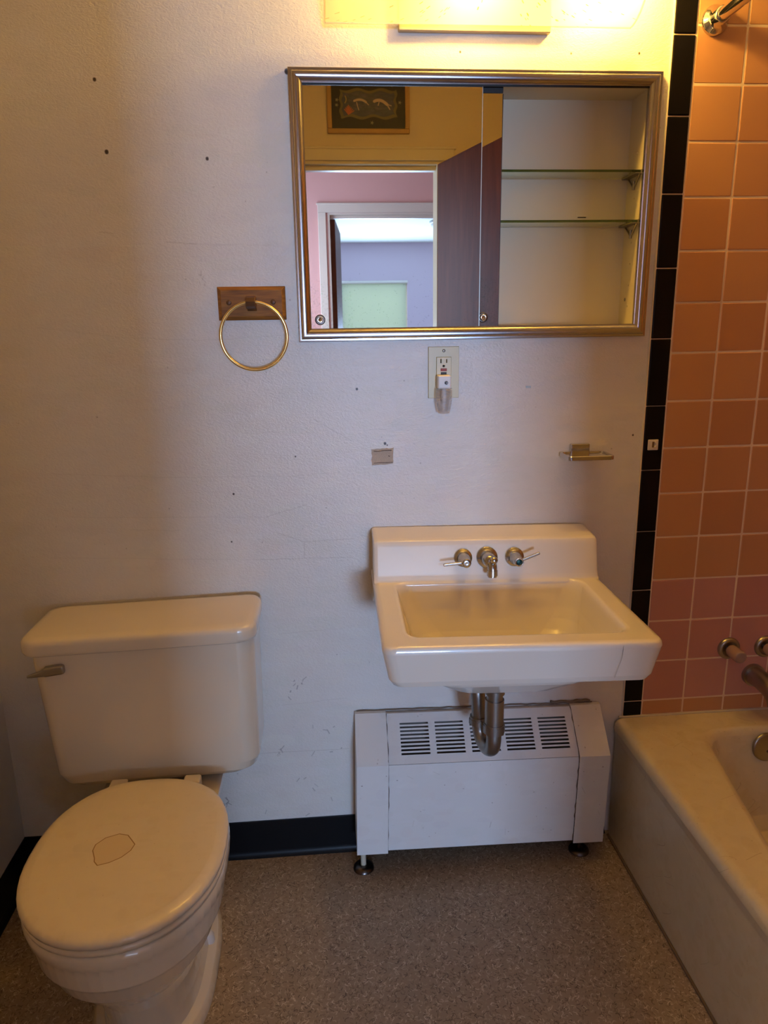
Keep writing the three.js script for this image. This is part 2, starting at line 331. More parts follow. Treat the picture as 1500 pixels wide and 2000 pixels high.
struct('floor', boxUV(box(XL - 0.1, XR + 0.1, -0.06, 0, -0.12, ZF + 0.06)), M.floor, 'brown speckled sheet vinyl bathroom floor', 'floor');
struct('ceiling', box(XL - 0.1, XR + 0.1, CH, CH + 0.08, -0.12, ZF + 0.06), M.ceiling, 'white painted bathroom ceiling', 'ceiling');

// wall tiles, each its own piece
const S = 0.1095, TY = 1.9218, TX = 0.79, TT = 0.006;
function tileGeo(w, h, t, r = 0.0025, e = 0.0022) {
  const rings = [];
  for (const [i, z] of [[0, 0], [0, t - e], [e * 0.35, t - e * 0.3], [e, t]]) {
    const a = rrect(0, 0, w / 2 - i, h / 2 - i, r, 0, 2).map(([x, , z2]) => [x, -z2, z]); rings.push(a);
  }
  return loft(rings, { cap0: false, crease: 0.38, hold: false });
}
const g0 = tileGeo(S - 0.0026, S - 0.0026, TT);
mesh('grout', box(TX - 0.0492, XR, 0.34, 2.03, 0.0003, 0.0056), M.grout, wallBack);
const nRows = 15;
for (let r = -1; r < nRows; r++) for (let c = 0; c < 7; c++) {
  const x0 = TX + c * S, w = Math.min(S, XR - x0); if (w < 0.02) continue;
  const yTop = TY - r * S, h = r === 14 ? yTop - 0.347 : S;
  const rose = r >= 11 && r <= 13;
  const t = mesh('wall_tile', w < S || h < S ? tileGeo(w - 0.0026, h - 0.0026, TT) : g0, (rose ? roseTones : pinkTones)[Math.floor(rnd() * (rose ? 3 : 4))], wallBack);
  t.position.set(x0 + w / 2, yTop - h / 2, 0.0004 + rr(-0.0003, 0.0003));
  t.rotation.set(rr(-0.004, 0.004), rr(-0.004, 0.004), 0);
  if (rose) t.userData.label = 'rosier pink tile below the brownish ones';
}
const bW = 0.0476, bG = tileGeo(bW, 0.1508, 0.0075, 0.002, 0.003), bJ = [2.056, 1.904, 1.752, 1.6, 1.448, 1.296, 1.145, 0.994, 0.843, 0.692, 0.54, 0.388, 0.347];
for (let i = 0; i + 1 < bJ.length; i++) {
  const h = bJ[i] - bJ[i + 1];
  const t = mesh('black_trim_tile', Math.abs(h - 0.152) < 0.002 ? bG : tileGeo(bW, h - 0.0015, 0.0075, 0.002, 0.003), M.black, wallBack);
  t.position.set(TX - 0.0008 - bW / 2, (bJ[i] + bJ[i + 1]) / 2, 0.0004);
}
// paint built up against the black trim
mesh('paint_bead', tube(Array.from({ length: 30 }, (_, i) => [0.7415 + rr(-0.0009, 0.0009), 0.36 + i * (1.66 / 29), 0.001]), 0.0022, 120, 6), M.paint, wallBack);
// right hand tiled wall, lying out of the frame
mesh('grout', box(XR - 0.0056, XR - 0.0003, 0.34, 2.03, 0.007, 1.53), M.grout, wallRight);
for (let r = -1; r < 14; r++) for (let c = 0; c < 14; c++) {
  const t = mesh('wall_tile', g0, (r >= 11 ? roseTones : pinkTones)[Math.floor(rnd() * 3)], wallRight);
  t.position.set(XR - 0.0004, TY - (r + 0.5) * S, 0.008 + (c + 0.5) * S); t.rotation.y = -Math.PI / 2;
}
// old fixing places in the plaster
{
  const patch = mesh('plaster_patch', (() => {
    const p = []; const jag = (x, y) => p.push(new THREE.Vector2(x + rr(-0.0012, 0.0012), y + rr(-0.0012, 0.0012)));
    for (let i = 0; i < 10; i++) jag(0.104 + 0.05 * i / 10, 1.026 + 0.002 * i / 10); for (let i = 0; i < 7; i++) jag(0.154, 1.028 + 0.036 * i / 7);
    for (let i = 0; i < 10; i++) jag(0.154 - 0.05 * i / 10, 1.064 - 0.001 * i / 10); for (let i = 0; i < 7; i++) jag(0.104, 1.063 - 0.037 * i / 7);
    const g = new THREE.ExtrudeGeometry(new THREE.Shape(p), { depth: 0.0012, bevelEnabled: false }); return g;
  })(), std({ color: '#cdbfae', roughness: 0.8, bumpMap: tiled(plasterBump, 0.06), bumpScale: 0.002 }), wallBack);
  patch.userData.label = 'rough beige filler where an old fitting was removed';
  const crack = std({ color: '#5d4b3f', roughness: 0.9 });
  mesh('filler_crack', tube([[0.1085, 1.0585, 0.0012], [0.118, 1.0575, 0.0012], [0.13, 1.059, 0.0012], [0.15, 1.0592, 0.0012]], 0.0009, 24, 6), crack, patch);
  mesh('filler_crack', tube([[0.1085, 1.0305, 0.0012], [0.125, 1.0315, 0.0012], [0.14, 1.031, 0.0012], [0.152, 1.0315, 0.0012]], 0.0006, 24, 6), crack, patch);
  mesh('filler_crack', tube([[0.142, 1.047, 0.0012], [0.1445, 1.0455, 0.0012], [0.146, 1.0462, 0.0012]], 0.0008, 8, 6), crack, patch);
  const anchor = mesh('wall_anchor', merge(box(0.458, 0.470, 1.1925, 1.1975, 0, 0.001), rod([0.461, 1.195, 0], [0.461, 1.195, 0.0018], 0.0015), rod([0.467, 1.195, 0], [0.467, 1.195, 0.0018], 0.0015)), M.steel, wallBack);
  anchor.userData.label = 'tiny grey metal screw anchor';
}
mesh('cavity_light_block', box(CX0 - 0.03, CX1 + 0.03, CY0 - 0.03, CY1 + 0.03, -0.13, -0.1202), M.hallFloor, wallBack);  // unseen board added behind the cabinet to stop light leaking through the slot
// cove base
const coveProfile = [[0, 0.105], [0.0028, 0.105], [0.0034, 0.103], [0.0034, 0.018], [0.006, 0.008], [0.012, 0.002], [0.012, 0], [0, 0]];
struct('baseboard_back', extrudeX(coveProfile, XL, 0.713), M.vinyl, 'black vinyl cove base along the sink wall', 'baseboard');
{
  const g = extrudeX(coveProfile, 0.004, ZF); g.rotateY(-Math.PI / 2); g.translate(XL, 0, 0);     // x -> z, z -> -x
  g.scale(1, 1, 1); const p = g.attributes.position; for (let i = 0; i < p.count; i++) p.setX(i, XL + (XL - p.getX(i))); g.computeVertexNormals();
  struct('baseboard_left', g, M.vinyl, 'black vinyl cove base along the side wall by the toilet', 'baseboard');
}

// ---------------------------------------------------------------- doorway, hall and bedroom, seen in the mirror
const HZ0 = 1.86, HZ1 = 3.2;
struct('wall_hall_back', wallZ(-0.62, 2.1, 0, CH, ZF + 0.06, ZF + 0.12, [[DX0, DX1, 0, DH]]), M.pinkWall, 'pink hall wall on the far side of the bathroom doorway', 'wall');
const BX0 = 0.063, BX1 = 0.86;
struct('wall_hall_front', wallZ(-0.62, 2.1, 0, CH, HZ1, HZ1 + 0.05, [[BX0, BX1, 0, 2.046]]), M.pinkWall, 'pink hall wall around the bedroom doorway', 'wall');
struct('wall_hall_left', wallZ(ZF + 0.06, HZ1 + 0.1, 0, CH, 0, 0.1, [[2.17, 3.07, 0.9, 2.0]]).rotateY(-Math.PI / 2).translate(-0.62, 0, 0), M.pinkWall, 'pink end wall of the hall around an added window', 'wall');
struct('wall_hall_right', box(2.1, 2.2, 0, CH, ZF + 0.06, HZ1 + 0.1), M.pinkWall, 'pink end wall of the hall', 'wall');
struct('floor_hall', box(-0.72, 2.2, -0.06, 0, ZF + 0.06, HZ1 + 0.1), M.hallFloor, 'brown hall floor', 'floor');
struct('ceiling_hall', box(-0.72, 2.2, CH, CH + 0.08, ZF + 0.06, HZ1 + 0.1), M.ceiling, 'white hall ceiling', 'ceiling');
const QZ0 = HZ1 + 0.05, QZ1 = 7.9, WX0 = 0.24, WX1 = 1.11, WY0 = 0.66, WY1 = 1.93, VX0 = 1.66, VX1 = 2.53;
struct('wall_bedroom_back', wallZ(-1.5, 2.9, 0, CH, QZ0, QZ0 + 0.05, [[BX0, BX1, 0, 2.046]]), M.lilacWall, 'lilac bedroom wall around the doorway', 'wall');
struct('wall_bedroom_front', wallZ(-1.5, 2.9, 0, CH, QZ1, QZ1 + 0.12, [[WX0, WX1, WY0, WY1], [VX0, VX1, WY0, WY1]]), M.lilacWall, 'lilac bedroom wall around the window', 'wall');
struct('wall_bedroom_left', box(-1.6, -1.5, 0, CH, QZ0, QZ1 + 0.12), M.lilacWall, 'lilac bedroom side wall', 'wall');
struct('wall_bedroom_right', box(2.9, 3.0, 0, CH, QZ0, QZ1 + 0.12), M.lilacWall, 'lilac bedroom side wall', 'wall');
struct('floor_bedroom', box(-1.6, 3.0, -0.06, 0, HZ1 + 0.1, QZ1 + 0.12), M.carpet, 'dark bedroom carpet', 'floor');
struct('ceiling_bedroom', box(-1.6, 3.0, CH, CH + 0.08, HZ1 + 0.1, QZ1 + 0.12), M.bedCeil, 'pale bedroom ceiling', 'ceiling');
function doorTrim(name, x0, x1, h, zFace, zBack, mat, label) {          // casing on the zFace side, jambs and stops through the wall
  const s = zFace < zBack ? -1 : 1, t = 0.012, root = struct(name, rbox(x0 - 0.062, x1 + 0.062, h, h + 0.05, Math.min(zFace, zFace + s * t), Math.max(zFace, zFace + s * t), 0.003), mat, label, 'trim');
  const za = Math.min(zFace, zFace + s * t), zb = Math.max(zFace, zFace + s * t), q0 = Math.min(zFace, zBack), q1 = Math.max(zFace, zBack);
  mesh('side_casing', rbox(x0 - 0.062, x0 - 0.012, 0, h, za, zb, 0.003), mat, root);
  mesh('side_casing', rbox(x1 + 0.012, x1 + 0.062, 0, h, za, zb, 0.003), mat, root);
  mesh('back_band', rbox(x0 - 0.07, x1 + 0.07, h + 0.045, h + 0.056, za - 0.004, zb + 0.004, 0.003), mat, root);
  mesh('head_jamb', box(x0, x1, h - 0.012, h - 0.0005, q0, q1), mat, root);
  mesh('side_jamb', box(x0 + 0.0005, x0 + 0.012, 0, h - 0.012, q0, q1), mat, root);
  mesh('side_jamb', box(x1 - 0.012, x1 - 0.0005, 0, h - 0.012, q0, q1), mat, root);
  mesh('door_stop', rbox(x0 + 0.012, x1 - 0.012, h - 0.03, h - 0.012, (q0 + q1) / 2 - 0.02, (q0 + q1) / 2 + 0.02, 0.002), mat, root);
  return root;
}
doorTrim('trim_1', DX0, DX1, DH, ZF, HZ0 + 0.06, M.casing, 'cream casing round the bathroom doorway');
doorTrim('trim_2', BX0, BX1, DH, HZ1, QZ0 + 0.05, M.casingHall, 'pinkish white casing round the bedroom doorway');
function doorLeaf(name, w, h, label) {
  const d = new THREE.Group(); d.name = numbered(name); scene.add(d); d.userData.kind = 'structure'; tag(d, label, 'door');
  mesh('slab', boxUV(rbox(0, w, 0.012, h, -0.0175, 0.0175, 0.002, 1)), M.doorWood, d);
  for (const s of [-1, 1]) mesh('knob', latheZ([[0.026, 0], [0.026, 0.004], [0.010, 0.008], [0.009, 0.03], [0.024, 0.038], [0.027, 0.05], [0.022, 0.062], [0, 0.066]]).rotateY(s > 0 ? 0 : Math.PI).translate(w - 0.06, 0.95, s * 0.0175), M.brass, d);
  for (const y of [0.25, 1.75]) mesh('hinge', rod([-0.004, y - 0.04, 0.0195], [-0.004, y + 0.04, 0.0195], 0.005), M.brass, d);
  return d;
}
{
  const d = doorLeaf('door_1', 0.60, 2.03, 'dark brown wooden bathroom door standing open, seen in the mirror');
  d.position.set(0.552, 0, 1.788); d.rotation.y = Math.atan2(0.34, 0.098);
  const e = doorLeaf('door_2', 0.74, 2.03, 'dark brown bedroom door opened into the lilac room, seen in the mirror');
  e.position.set(0.092, 0, 3.325); e.rotation.y = -Math.atan2(0.74, 0.055);
}
{ // windows and roller blinds
  const win = (name, x0, x1, y0, y1, label) => {
    const w = new THREE.Group(); w.name = name; scene.add(w); w.userData.kind = 'structure'; tag(w, label, 'window');
    const zc = 0.07, ym = (y0 + y1) / 2;
    for (const [a, b, c, d] of [[x0, x1, y0, y0 + 0.045], [x0, x1, y1 - 0.045, y1], [x0, x0 + 0.045, y0 + 0.045, y1 - 0.045], [x1 - 0.045, x1, y0 + 0.045, y1 - 0.045], [x0 + 0.045, x1 - 0.045, ym - 0.02, ym + 0.02]]) mesh('sash_rail', box(a, b, c, d, zc - 0.02, zc + 0.02), M.lampWhite, w);
    mesh('pane', box(x0 + 0.045, x1 - 0.045, y0 + 0.045, ym - 0.02, zc - 0.002, zc), M.pane, w);
    mesh('pane', box(x0 + 0.045, x1 - 0.045, ym + 0.02, y1 - 0.045, zc - 0.002, zc), M.pane, w);
    return w;
  };
  win('window_1', WX0, WX1, WY0, WY1, 'white framed bedroom window behind the roller blind seen in the mirror').position.z = QZ1;
  win('window_2', VX0, VX1, WY0, WY1, 'added unseen white framed bedroom window with its blind half down').position.z = QZ1;  // made-up window, put in to widen the soft daylight edge on the wall
  const w3 = win('window_3', 2.17, 3.07, 0.9, 2.0, 'added unseen white framed window at the end of the hall'); w3.rotation.y = -Math.PI / 2; w3.position.x = -0.62;  // made-up window, put in to light the hall and the bath apron
  for (const [x0, x1, lab] of [[WX0, WX1, 'pale green grey roller blind seen in the mirror, half down over a bedroom window'], [VX0, VX1, 'pale roller blind on the added unseen bedroom window']]) {
    const b = thing('roller_blind', lab, 'blind', [0, 0, QZ1]);
    mesh('roller', rod([x0 - 0.004, WY1 - 0.005, -0.019], [x1 + 0.004, WY1 - 0.005, -0.019], 0.018), M.lampWhite, b);
    mesh('cloth', box(x0 + 0.02, x1 - 0.02, 1.30, WY1 - 0.012, -0.003, -0.0025), M.blind, b);
    mesh('bottom_bar', rbox(x0 + 0.02, x1 - 0.02, 1.288, 1.302, -0.008, 0.0005, 0.003), M.lampWhite, b);
  }
  const l = thing('ceiling_lamp', 'small white flush ceiling lamp in the bedroom', 'lamp', [1.285, CH, 6.1]);
  mesh('base', lathe([[0, 0], [0.15, 0], [0.15, -0.02], [0.14, -0.026], [0, -0.026]]), M.lampWhite, l);
  mesh('glass_dome', lathe([[0.138, -0.026], [0.13, -0.05], [0.1, -0.075], [0.05, -0.088], [0, -0.091]]), M.lampWhite, l);
}
{ // framed plaque above the door
  const p = thing('framed_picture', 'dark framed picture of two leaping sea creatures above the door, seen in the mirror', 'picture', [0.235, 2.152, ZF]);
  const W = 0.356, H = 0.262, f = 0.02;
  for (const [a, b, c, d] of [[-W / 2, W / 2, 0, f], [-W / 2, W / 2, H - f, H], [-W / 2, -W / 2 + f, f, H - f], [W / 2 - f, W / 2, f, H - f]]) mesh('frame_rail', boxUV(rbox(a, b, c, d, -0.018, -0.001, 0.004)), std({ color: '#b08a4c', roughness: 0.5 }), p);
  const art = canvasTex(512, 384, (c, w, h) => {
    c.fillStyle = '#2b251f'; c.fillRect(0, 0, w, h);
    const wavy = (i) => { c.beginPath(); for (let k = 0; k <= 120; k++) { const t = k / 120 * 4, s = Math.floor(t) % 4, u = t - Math.floor(t), q = 9 * Math.sin(k * 0.5); const [x, y] = [[60 + i + (392 - 2 * i) * u, 120 + i + q], [452 - i - q * 0.6, 120 + i + (190 - 2 * i) * u], [452 - i - (392 - 2 * i) * u, 310 - i + q], [60 + i + q * 0.6, 310 - i - (190 - 2 * i) * u]][s]; k ? c.lineTo(x, y) : c.moveTo(x, y); } c.closePath(); };
    c.fillStyle = '#6d6440'; wavy(0); c.fill(); c.fillStyle = '#4a4a50'; wavy(18); c.fill();
    for (let i = 0; i < 160; i++) { c.fillStyle = `rgba(${90 + rnd() * 40},${90 + rnd() * 30},${100 + rnd() * 30},0.18)`; c.beginPath(); c.ellipse(rr(90, 425), rr(145, 285), rr(4, 26), rr(3, 10), 0, 0, 7); c.fill(); }
    c.strokeStyle = '#b9a184'; c.lineCap = 'round';
    c.lineWidth = 15; c.beginPath(); c.moveTo(160, 196); c.quadraticCurveTo(205, 176, 240, 204); c.stroke();
    c.lineWidth = 6; c.beginPath(); c.moveTo(176, 205); c.quadraticCurveTo(182, 235, 190, 256); c.stroke(); c.beginPath(); c.moveTo(240, 204); c.lineTo(258, 222); c.stroke();
    c.lineWidth = 20; c.beginPath(); c.moveTo(298, 198); c.quadraticCurveTo(340, 176, 385, 218); c.stroke();
    c.lineWidth = 7; c.beginPath(); c.moveTo(385, 218); c.lineTo(404, 250); c.stroke(); c.beginPath(); c.moveTo(385, 218); c.lineTo(414, 226); c.stroke(); c.beginPath(); c.moveTo(330, 205); c.lineTo(324, 224); c.stroke();
    c.strokeStyle = '#b5623c'; c.lineWidth = 7; for (let i = 0; i < 8; i++) { c.beginPath(); c.moveTo(118, 285); c.lineTo(92 + i * 9, 225 + Math.abs(i - 3) * 9); c.stroke(); }
    c.strokeStyle = '#a08a50'; c.beginPath(); c.moveTo(95, 210); c.quadraticCurveTo(112, 190, 98, 165); c.stroke();
    c.fillStyle = '#8d8464'; for (const [x, y] of [[226, 92], [418, 92], [40, 190], [38, 224], [474, 205], [280, 340]]) { c.beginPath(); for (let k = 0; k < 10; k++) { const r = k % 2 ? 6 : 15, a = k * Math.PI / 5; c.lineTo(x + r * Math.cos(a), y + r * Math.sin(a)); } c.fill(); }
  });
  const g = new THREE.BoxGeometry(W - 2 * f + 0.004, H - 2 * f + 0.004, 0.004); g.rotateY(Math.PI);
  art.repeat.x = -1; mesh('panel', g.translate(0, H / 2, -0.006), std({ map: art, roughness: 0.5 }), p);
}

// ---------------------------------------------------------------- medicine cabinet
{
  const c = thing('medicine_cabinet', 'recessed medicine cabinet with chrome frame, sliding mirror doors and glass shelves', 'cabinet', [0, 0, 0]);
  const o = [-0.0486, 0.7247, 1.3029, 1.8348];
  const prof = [[0, 0.0005], [0, 0.0092], [0.0004, 0.0101], [0.0012, 0.0105], [0.0054, 0.0105], [0.0062, 0.0115], [0.0068, 0.0135], [0.0078, 0.0148], [0.0095, 0.0154], [0.0135, 0.0157], [0.0175, 0.0153], [0.0205, 0.0142], [0.0228, 0.0125], [0.0245, 0.0108], [0.0278, 0.0098], [0.0278, 0.004], [0.0278, 0.0005]];
  const corner = (i, d) => [[o[0] + d, o[2] + d], [o[1] - d, o[2] + d], [o[1] - d, o[3] - d], [o[0] + d, o[3] - d]][i];
  for (let i = 0; i < 4; i++) {
    const ring = k => prof.map(([d, z]) => [...corner(k % 4, d), z]);
    mesh('frame_rail', loft([ring(i), ring(i + 1)], { crease: 0.6, hold: false }), M.frameChrome, c);
  }
  const D = -0.092, t = 0.0025;
  const side = wallShape(D, 0.0004, CY0, CY1, []);
  for (let i = 0; i < 8; i++) { const h = new THREE.Path(); h.absarc(D + 0.045, 1.37 + i * 0.046, 0.002, 0, Math.PI * 2, true); side.holes.push(h); }
  const pegged = new THREE.ExtrudeGeometry(side, { depth: t, bevelEnabled: false, curveSegments: 12 }).rotateY(-Math.PI / 2).translate(CX1, 0, 0);
  mesh('cabinet_box', merge(wallZ(CX0, CX1, CY0, CY1, D - t, D, [[0.592, 0.612, 1.5665, 1.5688]]), box(CX0, CX0 + t, CY0, CY1, D, 0.0004), pegged, box(CX0, CX1, CY0, CY0 + t, D, 0.0004), box(CX0, CX1, CY1 - t, CY1, D, 0.0004)), M.cabinetInside, c);
  mesh('track', merge(box(CX0 + t, CX1 - t, CY1 - t - 0.0045, CY1 - t, 0.005, 0.0065), box(0.02, 0.3915, CY1 - t - 0.013, CY1 - t, -0.0075, -0.004)), M.track, c);
  mesh('lower_track', merge(box(CX0 + t, CX1 - t, CY0 + t, CY0 + 0.006, -0.012, -0.0105), box(CX0 + t, CX1 - t, CY0 + t, CY0 + 0.006, -0.0015, 0.0), box(CX0 + t, CX1 - t, CY0 + t, CY0 + 0.0035, -0.012, 0.006)), M.steel, c);
  const specks = canvasTex(1024, 1024, (x, w, h) => {                   // silvering gone along the lower edge
    x.fillStyle = '#eceae6'; x.fillRect(0, 0, w, h);
    for (let i = 0; i < 1500; i++) { const a = rnd() ** 2.2, b = rnd() ** 2.6; x.fillStyle = `rgba(${150 + rnd() * 60},${165 + rnd() * 50},${150 + rnd() * 50},${rr(0.06, 0.3)})`; x.beginPath(); x.ellipse(a * w * 0.26, h - b * h * 0.22, rr(1, 5), rr(1, 4), 0, 0, 7); x.fill(); }
    for (let i = 0; i < 500; i++) { x.fillStyle = `rgba(120,120,112,${rr(0.05, 0.2)})`; x.beginPath(); x.ellipse(rnd() * w, h - rnd() ** 3 * h * 0.25, rr(1, 4), rr(1, 3), 0, 0, 7); x.fill(); }
  });
  const mirrorMat = M.mirror.clone(); mirrorMat.map = fit(specks, CX0, CY0, 0.38, 0.49);
  const knobGeo = latheZ([[0.0062, 0], [0.0062, 0.004], [0.0072, 0.0055], [0.0074, 0.008], [0.0062, 0.0098], [0.004, 0.0098], [0.003, 0.0085], [0, 0.0078]], 24);
  const ringGeo = latheZ([[0.0108, 0], [0.0112, 0.0008], [0.0106, 0.0022], [0.008, 0.0028], [0.0062, 0.002], [0.0, 0.0015]], 24);
  const front = mesh('mirror_door', boxUV(box(CX0 + t, 0.346, CY0 + 0.0035, CY1 - 0.006, 0.001, 0.0045)), mirrorMat, c);
  const rear = mesh('mirror_door', boxUV(box(0.03, 0.391, CY0 + 0.0035, CY1 - 0.0165, -0.0075, -0.004)), mirrorMat, c);
  rear.geometry.translate(0, -1.56, 0.0058).rotateX(-0.006).translate(0, 1.56, -0.0058);      // hangs slightly out of plumb in its track
  for (const [d, x, z] of [[front, -0.002, 0.0045], [rear, 0.357, -0.004]]) {
    const k = mesh('knob', knobGeo.clone(), M.chrome, d); k.position.set(x, 1.349, z);
    const kb = mesh('knob_base', ringGeo.clone(), M.bronze, d); kb.position.set(x, 1.349, z);
  }
  mesh('door_edge', box(0.346, 0.3475, CY0 + 0.0035, CY1 - 0.006, 0.0008, 0.0047), M.steel, c);
  mesh('door_edge', box(0.391, 0.3922, CY0 + 0.004, CY1 - 0.017, -0.0076, -0.0038), M.track, c);
  for (const y of [1.6475, 1.5465]) {
    mesh('glass_shelf', box(CX0 + 0.005, CX1 - 0.006, y, y + 0.005, D + 0.002, -0.014), M.glassShelf, c);
    for (const x of [CX0 + 0.005, CX1 - 0.0055]) {
      const s = x < 0.3 ? 1 : -1;
      mesh('shelf_bracket', merge(rbox(Math.min(x, x + s * -0.003), Math.max(x, x + s * -0.003), y - 0.003, y + 0.006, D + 0.004, -0.012, 0.0008, 1), box(Math.min(x, x - s * -0.012), Math.max(x, x - s * -0.012), y - 0.0025, y - 0.0008, D + 0.004, -0.012),
        rod([x, y - 0.026, D + 0.045], [x, y - 0.002, -0.02], 0.0018, 8), rod([x, y - 0.026, D + 0.045], [x, y - 0.002, D + 0.012], 0.0018, 8), rod([x - 0.0005, y - 0.03, D + 0.045], [x + 0.0005 * s, y - 0.012, D + 0.045], 0.003, 8)), M.steel, c);
    }
  }
  mesh('screw', latheZ([[0.004, 0], [0.004, 0.001], [0.002, 0.002], [0, 0.002]], 16).rotateY(-Math.PI / 2).translate(CX1 - t, 1.385, D + 0.03), M.steel, c);
}

// ---------------------------------------------------------------- vanity light
{
  const v = thing('vanity_light', 'wall light with bent frosted glass shade over the medicine cabinet, two bulbs lit', 'lamp', [0, 0, 0]);
  mesh('back_plate', merge(rbox(0.174, 0.482, 1.900, 2.06, 0.0005, 0.014, 0.002), rbox(0.03, 0.62, 2.01, 2.06, 0.0005, 0.016, 0.003)), std({ color: '#a89a80', roughness: 0.4, metalness: 0.3 }), v);
  const etch = canvasTex(1024, 512, (c, w, h) => {                      // etched glass with a scatter of gilt dashes
    c.fillStyle = '#f2ead9'; c.fillRect(0, 0, w, h);
    for (let i = 0; i < 150; i++) { const x = rr(0, w), y = rr(0, h), a = Math.atan2(y - h * 0.1, x - w / 2), l = rr(10, 22); c.strokeStyle = rnd() < 0.5 ? '#7c5a22' : '#a88338'; c.lineWidth = rr(1.4, 3.2); c.beginPath(); c.moveTo(x, y); c.lineTo(x + l * Math.cos(a), y + l * Math.sin(a)); c.stroke(); }
  });
  const path = [];                                                       // bent glass: lip near the wall, belly forward, open above
  for (let i = 0; i <= 14; i++) { const t = i / 14 * Math.PI / 2; path.push([0.03 + 0.09 * Math.sin(t), 2.0 - 0.095 * Math.cos(t)]); }
  path.push([0.121, 2.05], [0.121, 2.12]);
  const X0 = 0.028, X1 = 0.640, rows = path.map(([z, y]) => [[X0, y, z], [X1, y, z]]), gp = [], gu = [], gi = [];
  rows.forEach((r, j) => r.forEach((p, k) => { gp.push(...p); gu.push(k, j / (rows.length - 1)); }));
  for (let j = 0; j + 1 < rows.length; j++) gi.push(2 * j, 2 * j + 1, 2 * j + 2, 2 * j + 1, 2 * j + 3, 2 * j + 2);
  const gg = new THREE.BufferGeometry(); gg.setAttribute('position', new THREE.Float32BufferAttribute(gp, 3)); gg.setAttribute('uv', new THREE.Float32BufferAttribute(gu, 2)); gg.setIndex(gi); gg.computeVertexNormals();
  const shade = mesh('glass_shade', gg, phy({ map: etch, transmission: 0.92, roughness: 0.62, thickness: 0, side: THREE.DoubleSide }), v);
  mesh('glass_edge', merge(rod([X0, 1.905, 0.03], [X1, 1.905, 0.03], 0.002, 8), tube(path.map(([z, y]) => [X0, y, z]), 0.002, 40, 8), tube(path.map(([z, y]) => [X1, y, z]), 0.002, 40, 8)), phy({ color: rgb(0.9, 0.88, 0.78), transmission: 0.9, roughness: 0.2, thickness: 0 }), shade);
  const warm = new THREE.Color().setRGB(1.0, 0.59, 0.11);
  for (const [x, on] of [[0.035, 0], [0.312, 1], [0.588, 1]]) {
    const s = mesh('lamp_socket', rod([x, 2.04, 0.012], [x, 2.032, 0.03], 0.014), M.lampWhite, v);
    const b = mesh('bulb', new THREE.SphereGeometry(0.026, 24, 16).scale(1, 1, 1).translate(x, 2.018, 0.08), on ? std({ color: '#fff2dc', emissive: warm, emissiveIntensity: 14, roughness: 0.4 }) : M.lampWhite, v);
    mesh('bulb_neck', rod([x, 2.034, 0.026], [x, 2.024, 0.062], 0.012), M.lampWhite, b);
    if (on) { const p = new THREE.PointLight(warm, 0.94, 0, 2); p.position.set(x, 2.018, 0.08); p.castShadow = true; p.shadow.radius = 1.3; scene.add(p); }
  }
}

// ---------------------------------------------------------------- towel ring
{
  const t = thing('towel_ring', 'brass towel ring hanging from a small oak wall plaque', 'towel ring', [-0.1455, 1.385, 0]);
  const rings = [[0.0715, 0.0345, 0], [0.0715, 0.0345, 0.006], [0.0645, 0.0275, 0.014], [0.0635, 0.0265, 0.0145]].map(([a, b, z]) => rrect(0, 0, a, b, 0.0008, 0, 2).map(([x, , y]) => [x, -y, z]));
  mesh('plaque', loft(rings, { crease: 0.3 }), M.oak, t);
  mesh('ring_holder', extrudeX([[0.014, 0.012], [0.030, 0.014], [0.047, 0.010], [0.052, 0.002], [0.048, -0.007], [0.038, -0.012], [0.026, -0.012], [0.014, -0.016]], -0.0095, 0.0105, 0.0015), M.oakDark, t);
  for (const x of [-0.0475, 0.0455]) mesh('screw_plug', latheZ([[0.0052, 0.0142], [0.0052, 0.0165], [0.004, 0.0176], [0, 0.018]], 18).translate(x, 0.002, 0), M.oakDark, t);
  mesh('ring', new THREE.TorusGeometry(0.0695, 0.0036, 16, 96).rotateX(0.05).translate(0.003, -0.068, 0.037), M.brass, t);
}

